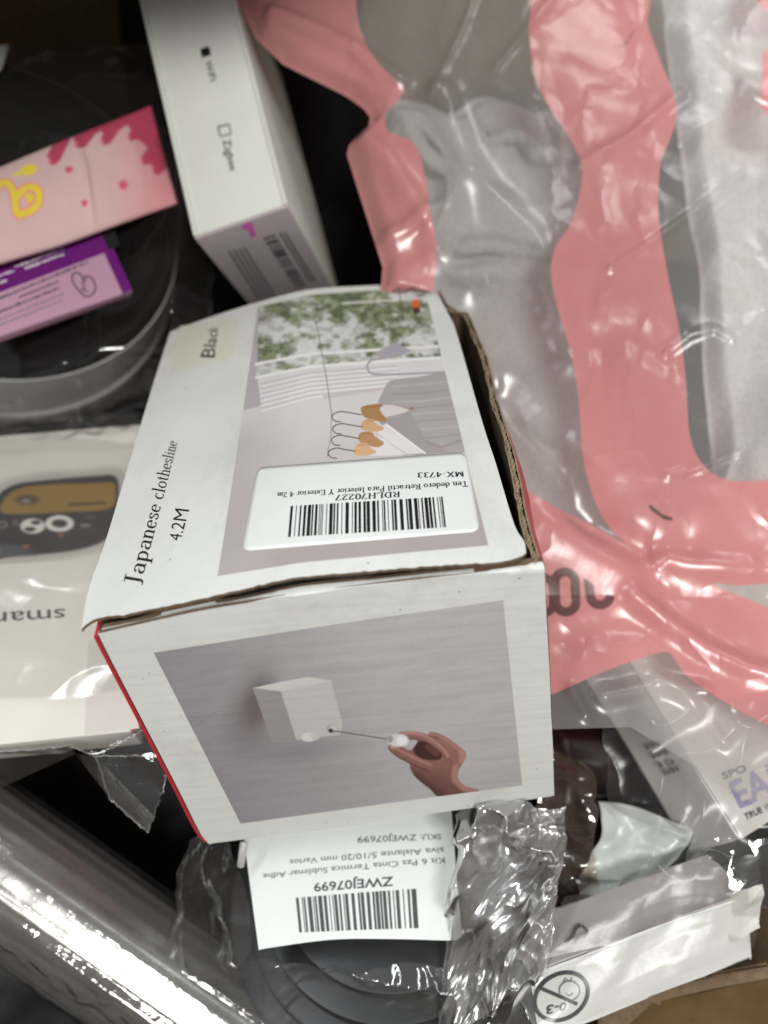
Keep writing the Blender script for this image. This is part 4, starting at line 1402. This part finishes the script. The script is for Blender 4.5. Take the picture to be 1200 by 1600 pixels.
# ------------------------------------------------------------------ boxed earphones in a clear bag, right
EO = np.array([.10668, .04196, .14912])
EX = nrm(np.array([.884, .4364, -.1676])); EZ = np.array([-.4294, .8997, .0781]); EZ = nrm(EZ - (EZ @ EX) * EX)
EY = np.cross(EZ, EX)
if EY[2] > 0: EY = -EY
ear = thing('earphone_box', 'white box with purple EAM lettering in a bag, under the pink bag at right', 'box', tuple(EO + EY * .03 + EZ * .04))
M['ear_white'] = paper('ear_box_white', (.70, .685, .65), .45, .08, .4, .4)
M['violet_ink'] = plain('violet_ink', (.30, .29, .48), .5, .3)
bevel_box('body', EO, EX, EZ, EY, (0, 0, 0), (.085, .10, .030), M['ear_white'], ear, .0012, cuts=2, jit=.0002)
ET = Plane(EO, -EY); EL = Plane(EO, -EX)
decal('name_lettering', sans_shapes('EAM', .02), [(1157, 1262), (1250, 1222), (1232, 1177), (1138, 1224)], ET, M['violet_ink'], ear, .0002)
decal('small_lettering', sans_shapes('SPO', .02), [(1131, 1218), (1168, 1204), (1163, 1194), (1127, 1208)], ET, M['ink_soft'], ear, .0002)
decal('small_lettering', sans_shapes('TRUE WIRE', .01), [(1166, 1282), (1222, 1255), (1219, 1245), (1163, 1272)], ET, M['ink_soft'], ear, .0002)
for k, (xx, yy_) in enumerate(((1010, 1172), (1020, 1186), (1030, 1200), (1038, 1212))):
    decal('side_print', bars(5, 70 + k, fill=.7), [(xx, yy_), (xx + 24, yy_ - 8), (xx + 20, yy_ - 15), (xx - 3, yy_ - 7)], EL, M['ink_grey'], ear, .0002)
film_patch('plastic_bag', [(960, 1390, .232), (1240, 1320, .226), (1240, 1080, .235), (940, 1130, .240)], 150, 130, .0003, 30, 71, M['film_soft'], ear, 0, .1, .004, big=.003, facet=4, ridge=.004, rfreq=36)

# ------------------------------------------------------------------ pale crumpled paper, maroon packet, brown box
o = film_patch('crumpled_paper', [(905, 1425, .256), (1005, 1420, .256), (1075, 1275, .262), (930, 1250, .266)], 90, 90, .003, 50, 81, paper('pale_paper', (.62, .66, .63), .3, .06, 0, .5), None, .003, .2, .006, big=.004, ridge=.010, rfreq=45, origin=tuple(at(990., 1340., .262)))
put(o, 'pale bluish crumpled paper between the two lower right boxes', 'paper')
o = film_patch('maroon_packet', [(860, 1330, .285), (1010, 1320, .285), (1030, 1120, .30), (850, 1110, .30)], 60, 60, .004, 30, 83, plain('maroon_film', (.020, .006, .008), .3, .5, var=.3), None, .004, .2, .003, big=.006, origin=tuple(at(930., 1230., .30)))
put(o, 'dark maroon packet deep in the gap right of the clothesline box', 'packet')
o = film_patch('brown_film_bag', [(830, 1430, .252), (940, 1400, .250), (930, 1190, .252), (850, 1150, .258)], 70, 90, .004, 60, 87, film('brown_film', .14, (.80, .72, .66), .1, .0008, 80, 1.4, (.40, .28, .22)), None, 0, .2, .004, big=.005, origin=tuple(at(890., 1320., .255)))
put(o, 'crumpled brownish clear film beside the lower right edge of the clothesline box', 'film')
ha = at(930., 1558., .238); hb = at(1250., 1500., .244)
hx_ = nrm(hb - ha); hf = nrm((ha + hb) / 2 - CAM); hf = nrm(hf - (hf @ hx_) * hx_)
hn = np.cross(hx_, hf)
if hn @ UPI < 0: hn = -hn
hy_ = math.cos(.55) * -hn + math.sin(.55) * hf
hz_ = math.sin(.55) * hn + math.cos(.55) * hf
bb = thing('brown_cardboard_box', 'tan cardboard box edge with glossy packing tape in the bottom right corner', 'box', tuple(ha + hz_ * .05))
M['tan'] = kraft('tan_board', (.20, .135, .08))
bevel_box('body', ha, hx_, hy_, hz_, (0, 0, 0), (.075, .05, .05), M['tan'], bb, .0010, cuts=3, jit=.0003)
M['tape'] = plain('packing_tape', (.12, .075, .035), .14, .6, var=.2, bdist=.0006, bscale=90)
HP = Plane(ha, -hz_)
poly_decal('packing_tape', [(985, 1600), (1020, 1566), (1230, 1524), (1230, 1660), (1000, 1660)], HP, M['tape'], bb, .0003)
wc = Plane(at(0., 90., .33), nrm(ax_n))
o = fast('white_card', *slab(wc(*np.array([[(-60, 160), (2, 108)], [(-60, 72), (14, 70)]], float).transpose(2, 0, 1)), wc.N, .0006)[:2], M['white_plain'], smooth=False, origin=tuple(wc(np.array(-20.), np.array(90.))))
put(o, 'small corner of white card at the far left edge above the pink sachet', 'card')

# ------------------------------------------------------------------ big clear bag with pink printed waves, right
BAGZ = .176
SLOPE = .36
BASEP = Plane(np.array([0, .13, BAGZ]), np.array([0, -SLOPE, 1.]))


def px2xy(line, z=.195):
    line = np.asarray(line, float)
    return BASEP(line[:, 0], line[:, 1])[:, :2]


# folds: (photo line, height, width)
RIDGES = [
    ([(985, 945), (1030, 985), (1090, 1030), (1150, 1065), (1230, 1090)], .0030, .0035),
    ([(850, 825), (900, 858), (960, 900), (1005, 945)], .0022, .0060),
    ([(1000, 862), (960, 840), (900, 800)], -.0030, .0050),
    ([(1040, 885), (1120, 900), (1240, 905)], .0025, .0040),
    ([(1040, 552), (1075, 532), (1110, 524), (1135, 540)], .0026, .0016),
    ([(1040, 752), (1100, 735), (1165, 712)], .0028, .0013),
    ([(950, 430), (1020, 388), (1090, 330), (1155, 278)], .0026, .0013),
    ([(770, 118), (800, 80), (830, 45), (862, 5)], .0028, .0014),
    ([(672, 165), (700, 100), (722, 55), (745, -10)], .0026, .0014),
    ([(905, 262), (980, 222), (1060, 150)], .0016, .0022),
    ([(1060, 232), (1120, 200), (1170, 160), (1200, 175)], .0020, .0013),
    ([(1120, 40), (1160, 20), (1190, -10)], .0024, .0016),
    ([(430, 45), (500, 70), (560, 100), (620, 140)], .0040, .0050),
    ([(560, 215), (600, 260), (650, 340), (680, 400)], .0040, .0045),
    ([(592, 385), (640, 372), (700, 340)], .0030, .0040),
    ([(690, 160), (720, 260), (700, 360), (730, 450)], .0030, .0060),
    ([(740, 300), (820, 380), (870, 480), (890, 560)], .0035, .0060),
    ([(790, 620), (850, 700), (930, 800)], -.0040, .0070),
    ([(900, 540), (980, 520), (1050, 560)], -.0025, .0070),
    ([(930, 1110), (1010, 1090), (1080, 1100)], .0025, .0030),
    ([(1000, 1065), (1060, 1120), (1100, 1180)], .0022, .0020),
    ([(880, 1100), (900, 1140)], .0022, .0020),
    ([(1070, 860), (1010, 940)], -.0015, .0060),
    ([(880, 1010), (950, 990), (1000, 995)], -.0018, .0050),
]
RXY = [(px2xy(l), a, w) for l, a, w in RIDGES]


def bag_z(x, y):
    z = BAGZ + SLOPE * (np.maximum(y, .11) - .13) + .06 * np.maximum(0, x - .10)
    z = z + .0055 * (fbm(x * 16 + 3, y * 16, 31, 2) - .5) * 2
    z = z + .0013 * (fbm(x * 38, y * 45, 37, 2) - .5) * 2
    s = x * .75 + y * .66
    z = z + .0008 * (np.abs(((s * 21 + 1.5 * fbm(x * 20, y * 20, 44, 2)) % 1) - .5) - .25)
    z = z + .0007 * crumple(x * .8 + y * .5, y * .8 - x * .5, 42, 77, 4, .8)
    P2 = np.stack([x, y], -1)
    for l, a, w in RXY:
        z = z + np.sign(a) * min(abs(a), (.7 if w < .003 else 1.0) * w) * np.exp(-(d_line(P2, l) / w) ** 2 * .9)
    return z


def bag_at(px, py, off=0.0, zf=bag_z, it=6):
    r = ray(px, py)
    t = ((BASEP.P0 - CAM) @ BASEP.N) / (r @ BASEP.N)
    sl = SLOPE * r[..., 1] - r[..., 2]
    for _ in range(it):
        z = zf(t * r[..., 0], t * r[..., 1]) + off
        t = t + ((CAM[2] + t * r[..., 2]) - z) / sl
    return CAM + r * t[..., None]


xl = np.array([(-80, 340), (0, 378), (40, 398), (80, 440), (110, 500), (130, 540), (150, 568), (163, 578), (178, 576), (195, 556), (207, 545), (222, 541), (250, 550), (300, 566), (400, 598), (425, 596), (442, 594), (450, 650), (458, 688), (480, 704), (495, 724), (520, 745), (560, 764), (600, 774), (640, 784), (700, 804), (760, 818), (800, 824), (880, 850), (1000, 857), (1100, 861), (1300, 868)], float)
yb = np.array([(600, 1150), (850, 1140), (985, 1136), (1075, 1190), (1200, 1270), (1330, 1320)], float)
NU, NV = 330, 480
u = np.linspace(0, 1, NU)[None]; v = np.linspace(0, 1, NV)[:, None]
py0 = -80 + v * (1180 + 80) + 0 * u
for _ in range(3):
    x_ = np.interp(py0, xl[:, 0], xl[:, 1])
    px0 = x_ + (1330 - x_) * u
    py0 = -80 + v * (np.interp(px0, yb[:, 0], yb[:, 1]) + 80)
P = bag_at(px0, py0)
# the edge curls under on the free left side
cu = (1 - sstep(u, 0, .05)) * (py0 < 446)
P[..., 2] -= .005 * cu ** 2
Q = np.stack([px0, py0], -1)
pink1 = smooth_line([(556, -80), (556, 0), (562, 42), (577, 79), (600, 108), (627, 133), (629, 146), (617, 162), (602, 179), (606, 204), (637, 217), (652, 233), (662, 267), (673, 333), (683, 396), (675, 460)], 5)
pink1 = np.vstack([pink1, [(100, 460), (100, -80)]])
lft = smooth_line([(832, -90), (829, 0), (827, 64), (840, 131), (859, 169), (889, 214), (909, 259), (906, 300), (892, 349), (870, 382), (861, 416), (866, 461), (880, 510), (894, 562), (904, 625), (910, 708), (925, 771), (950, 821), (983, 854), (1000, 862)], 5)
rgt = smooth_line([(1360, 742), (1200, 750), (1150, 752), (1117, 742), (1092, 717), (1077, 675), (1072, 600), (1063, 525), (1046, 442), (1031, 356), (1029, 300), (1033, 251), (1046, 221), (1057, 180), (1050, 139), (1027, 82), (1012, 37), (1016, 0), (1020, -90)], 5)
low = smooth_line([(983, 854), (933, 825), (867, 792), (825, 767), (760, 735)], 4)
bot = smooth_line([(760, 1125), (865, 1084), (950, 1047), (1033, 1019), (1054, 1029), (1075, 1058), (1137, 1100), (1200, 1133), (1360, 1200)], 5)
pink2 = np.vstack([lft, low, bot, rgt])
sdp = np.maximum(sd_poly(Q, pink1), sd_poly(Q, pink2))
wedge = smooth_line([(1110, 910), (1150, 915), (1210, 911), (1360, 905), (1360, 1010), (1210, 953), (1150, 929)], 4, True)
sdp = np.minimum(sdp, -sd_poly(Q, wedge))
sdp = np.maximum(sdp, sd_poly(Q, [(1192, 84), (1210, 60), (1260, 80), (1260, 200), (1205, 186), (1188, 166)]))
sdp = np.maximum(sdp, sd_poly(Q, [(1172, -90), (1182, 0), (1195, 14), (1300, 14), (1300, -90)]))


def rring(c, hx, hy, w, rot):
    q = Q - np.array(c, float)
    cr, sr = math.cos(rot), math.sin(rot)
    a = q[..., 0] * cr + q[..., 1] * sr
    b_ = -q[..., 0] * sr + q[..., 1] * cr
    r_ = hx
    dx = np.maximum(np.abs(a) - hx + r_, 0); dy = np.maximum(np.abs(b_) - hy + r_, 0)
    d = np.sqrt(dx * dx + dy * dy) - r_
    return w / 2 - np.abs(d + w / 2)


ik = rring((883.5, 925), 23, 38.5, 14.5, -.04)
i2 = rring((936, 914), 23, 38.5, 14.5, -.12)
cut = (Q[..., 1] - 899) - .60 * (Q[..., 0] - 905)
ik = np.maximum(ik, np.minimum(i2, cut))
ik = np.maximum(ik, np.minimum(rring((850, 930), 20, 34, 13, -.04), Q[..., 0] - 840))
mk = 3.2 - d_line(Q, smooth_line([(1016, 791), (1026, 800), (1038, 808), (1049, 811)])) + 2.5 * (fbm(Q[..., 0] / 4, Q[..., 1] / 4, 3, 2) - .6)
mk2 = 2.2 - d_line(Q, smooth_line([(962, 72), (975, 70), (992, 46)])) + 4.0 * (fbm(Q[..., 0] / 5, Q[..., 1] / 5, 9, 2) - .72)
ik = np.maximum(ik, np.maximum(mk, mk2))

m, nt, N, L, b = new_mat('pink_wave_film')
out = [n for n in N if n.type == 'OUTPUT_MATERIAL'][0]
tr = N.new('ShaderNodeBsdfTransparent'); tr.inputs[0].default_value = (.90, .88, .87, 1)
df = N.new('ShaderNodeBsdfDiffuse'); df.inputs[0].default_value = (.70, .67, .65, 1)
tl = N.new('ShaderNodeBsdfTranslucent')
gl = N.new('ShaderNodeBsdfGlossy'); gl.inputs['Roughness'].default_value = .25
nb = noise_node(nt, 110, 4, .5)
vc = N.new('ShaderNodeTexVoronoi'); vc.feature = 'DISTANCE_TO_EDGE'; vc.inputs['Scale'].default_value = 34
tcv = N.new('ShaderNodeTexCoord')
mpv = N.new('ShaderNodeMapping'); mpv.inputs['Rotation'].default_value = (0, 0, .8); mpv.inputs['Scale'].default_value = (1, .38, 1)
wv = noise_node(nt, 22, 3, .6)
av = N.new('ShaderNodeVectorMath'); av.operation = 'MULTIPLY_ADD'; av.inputs[1].default_value = (.035, .035, .035)
L.new(wv.outputs['Color'], av.inputs[0]); L.new(tcv.outputs['Object'], av.inputs[2])
L.new(av.outputs[0], mpv.inputs[0]); L.new(mpv.outputs[0], vc.inputs['Vector'])
rc_ = ramp(nt, vc.outputs['Distance'], [(0.0, (1, 1, 1)), (.11, (0, 0, 0))])
b0_ = bump(nt, None, rc_.outputs[0], .55, .0006)
bn = bump(nt, None, nb.outputs['Fac'], .5, .0002, b0_)
L.new(bn, gl.inputs['Normal'])
fm = schlick(nt, bn, 1.25)
clear = N.new('ShaderNodeMixShader'); clear.inputs[0].default_value = .21
L.new(tr.outputs[0], clear.inputs[1]); L.new(df.outputs[0], clear.inputs[2])
apk = N.new('ShaderNodeAttribute'); apk.attribute_name = 'pink'
aik = N.new('ShaderNodeAttribute'); aik.attribute_name = 'ink'


def gate(a, w):
    r = N.new('ShaderNodeMapRange')
    r.inputs[1].default_value = -w; r.inputs[2].default_value = w
    L.new(a.outputs['Fac'], r.inputs[0])
    return r.outputs[0]


nv_ = noise_node(nt, 30, 4, .6)
rv = ramp(nt, nv_.outputs['Fac'], [(.3, (.73, .295, .29)), (.7, (.79, .345, .34))])
pkc = mixc(nt, rv.outputs[0], (.16, .085, .08), gate(aik, 1.2))
dp = N.new('ShaderNodeBsdfDiffuse'); L.new(pkc, dp.inputs[0]); L.new(bn, dp.inputs['Normal'])
L.new(pkc, tl.inputs[0])
pk = N.new('ShaderNodeMixShader'); pk.inputs[0].default_value = .15
L.new(dp.outputs[0], pk.inputs[1]); L.new(tl.outputs[0], pk.inputs[2])
trp = N.new('ShaderNodeBsdfTransparent'); trp.inputs[0].default_value = (.9, .45, .45, 1)
pk2 = N.new('ShaderNodeMixShader'); pk2.inputs[0].default_value = .20
L.new(pk.outputs[0], pk2.inputs[1]); L.new(trp.outputs[0], pk2.inputs[2])
bodym = N.new('ShaderNodeMixShader')
L.new(gate(apk, .9), bodym.inputs[0]); L.new(clear.outputs[0], bodym.inputs[1]); L.new(pk2.outputs[0], bodym.inputs[2])
fin = N.new('ShaderNodeMixShader')
L.new(fm, fin.inputs[0]); L.new(bodym.outputs[0], fin.inputs[1]); L.new(gl.outputs[0], fin.inputs[2])
L.new(fin.outputs[0], out.inputs[0])
N.remove(b)
M['bag'] = m
bag = fast('printed_plastic_bag', P.reshape(-1, 3), gridf(NU, NV), M['bag'], None, origin=(.1, .2, .19), attrs={'pink': sdp.reshape(-1), 'ink': ik.reshape(-1)})
put(bag, 'large clear plastic bag printed with wavy pink bands, filling the right side', 'plastic bag')

# ------------------------------------------------------------------ white non-woven cloth inside the bag
def cloth_mat(name, k):
  m, nt, N, L, b = new_mat(name)
  vo = N.new('ShaderNodeTexVoronoi'); vo.inputs['Scale'].default_value = 620
  tc = N.new('ShaderNodeTexCoord'); L.new(tc.outputs['Object'], vo.inputs['Vector'])
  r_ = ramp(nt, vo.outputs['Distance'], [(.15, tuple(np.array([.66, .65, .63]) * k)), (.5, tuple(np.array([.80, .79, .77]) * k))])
  n1 = noise_node(nt, 30, 3, .5)
  r2 = ramp(nt, n1.outputs['Fac'], [(.3, (.9,) * 3), (.7, (1,) * 3)])
  L.new(mixc(nt, r_.outputs[0], r2.outputs[0], 1, 'MULTIPLY'), b.inputs['Base Color'])
  b.inputs['Roughness'].default_value = .9
  p_ = bump(nt, None, vo.outputs['Distance'], .5, .0004)
  bump(nt, b, n1.outputs['Fac'], .4, .002, p_)
  return m


M['cloth'] = cloth_mat('white_nonwoven', 1.0)
M['cloth_shaded'] = cloth_mat('shaded_nonwoven', .64)  # same white cloth, colour darkened for its shade under the film


def cloth(name, left, right, drop, seed, amp, label, mat, nu=120, nv=160):
    l_ = resample(smooth_line(left), nv); r__ = resample(smooth_line(right), nv)
    uu_ = np.linspace(0, 1, nu)[None, :, None]
    S_ = l_[:, None] * (1 - uu_) + r__[:, None] * uu_
    zf = lambda x, y: BAGZ + SLOPE * (np.maximum(y, .11) - .13) + .06 * np.maximum(0, x - .10) - drop + amp * .45 * (crumple(x, y, 17, seed, 3, .9) - .5) * 2 + amp * 1.1 * ((1 - np.abs(2 * fbm(x * 26 + y * 10, y * 22 - x * 8, seed + 2, 2) - 1)) ** 1.6 - .6)
    w0 = np.linspace(0, 1, nv)[:, None] + 0 * uu_[..., 0]; w1 = uu_[..., 0] + 0 * w0
    S_ = S_ + np.stack([14 * (fbm(w0 * 6, w1 * 2, seed + 7, 3) - .5), 150 * (fbm(w1 * 2.2, w0 * .8, seed + 8, 3) - .5)], -1)
    P_ = bag_at(S_[..., 0], S_[..., 1], 0.0, zf, 8)
    e = np.minimum(uu_[..., 0], 1 - uu_[..., 0])
    vv_ = np.linspace(0, 1, nv)[:, None]
    e = np.minimum(e, np.minimum(vv_, 1 - vv_))
    P_[..., 2] -= .012 * (1 - sstep(e, 0, .10)) ** 1.5
    V_, F_, c_ = slab(P_, np.array([0, 0, 1.]), .0010)
    o_ = fast(name, V_, F_, mat, None, origin=tuple(P_[nv // 2, nu // 2]))
    put(o_, label, 'cloth', 'white cloths inside the pink bag')
    return o_


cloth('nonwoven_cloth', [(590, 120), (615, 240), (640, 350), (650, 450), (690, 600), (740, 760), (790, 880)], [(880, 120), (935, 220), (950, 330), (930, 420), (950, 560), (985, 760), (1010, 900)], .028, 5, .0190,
      'shade-darkened white folded non-woven cloth seen through the clear panel nearest the clothesline box', M['cloth_shaded'])
cloth('nonwoven_cloth', [(1040, -80), (1052, 0), (1066, 140), (1088, 300), (1112, 430), (1122, 600), (1140, 780)], [(1330, -80), (1330, 0), (1330, 140), (1330, 300), (1330, 430), (1330, 600), (1330, 800)], .020, 9, .0130,
      'bright white non-woven cloth with dotted weave at the right edge of the frame', M['cloth'])
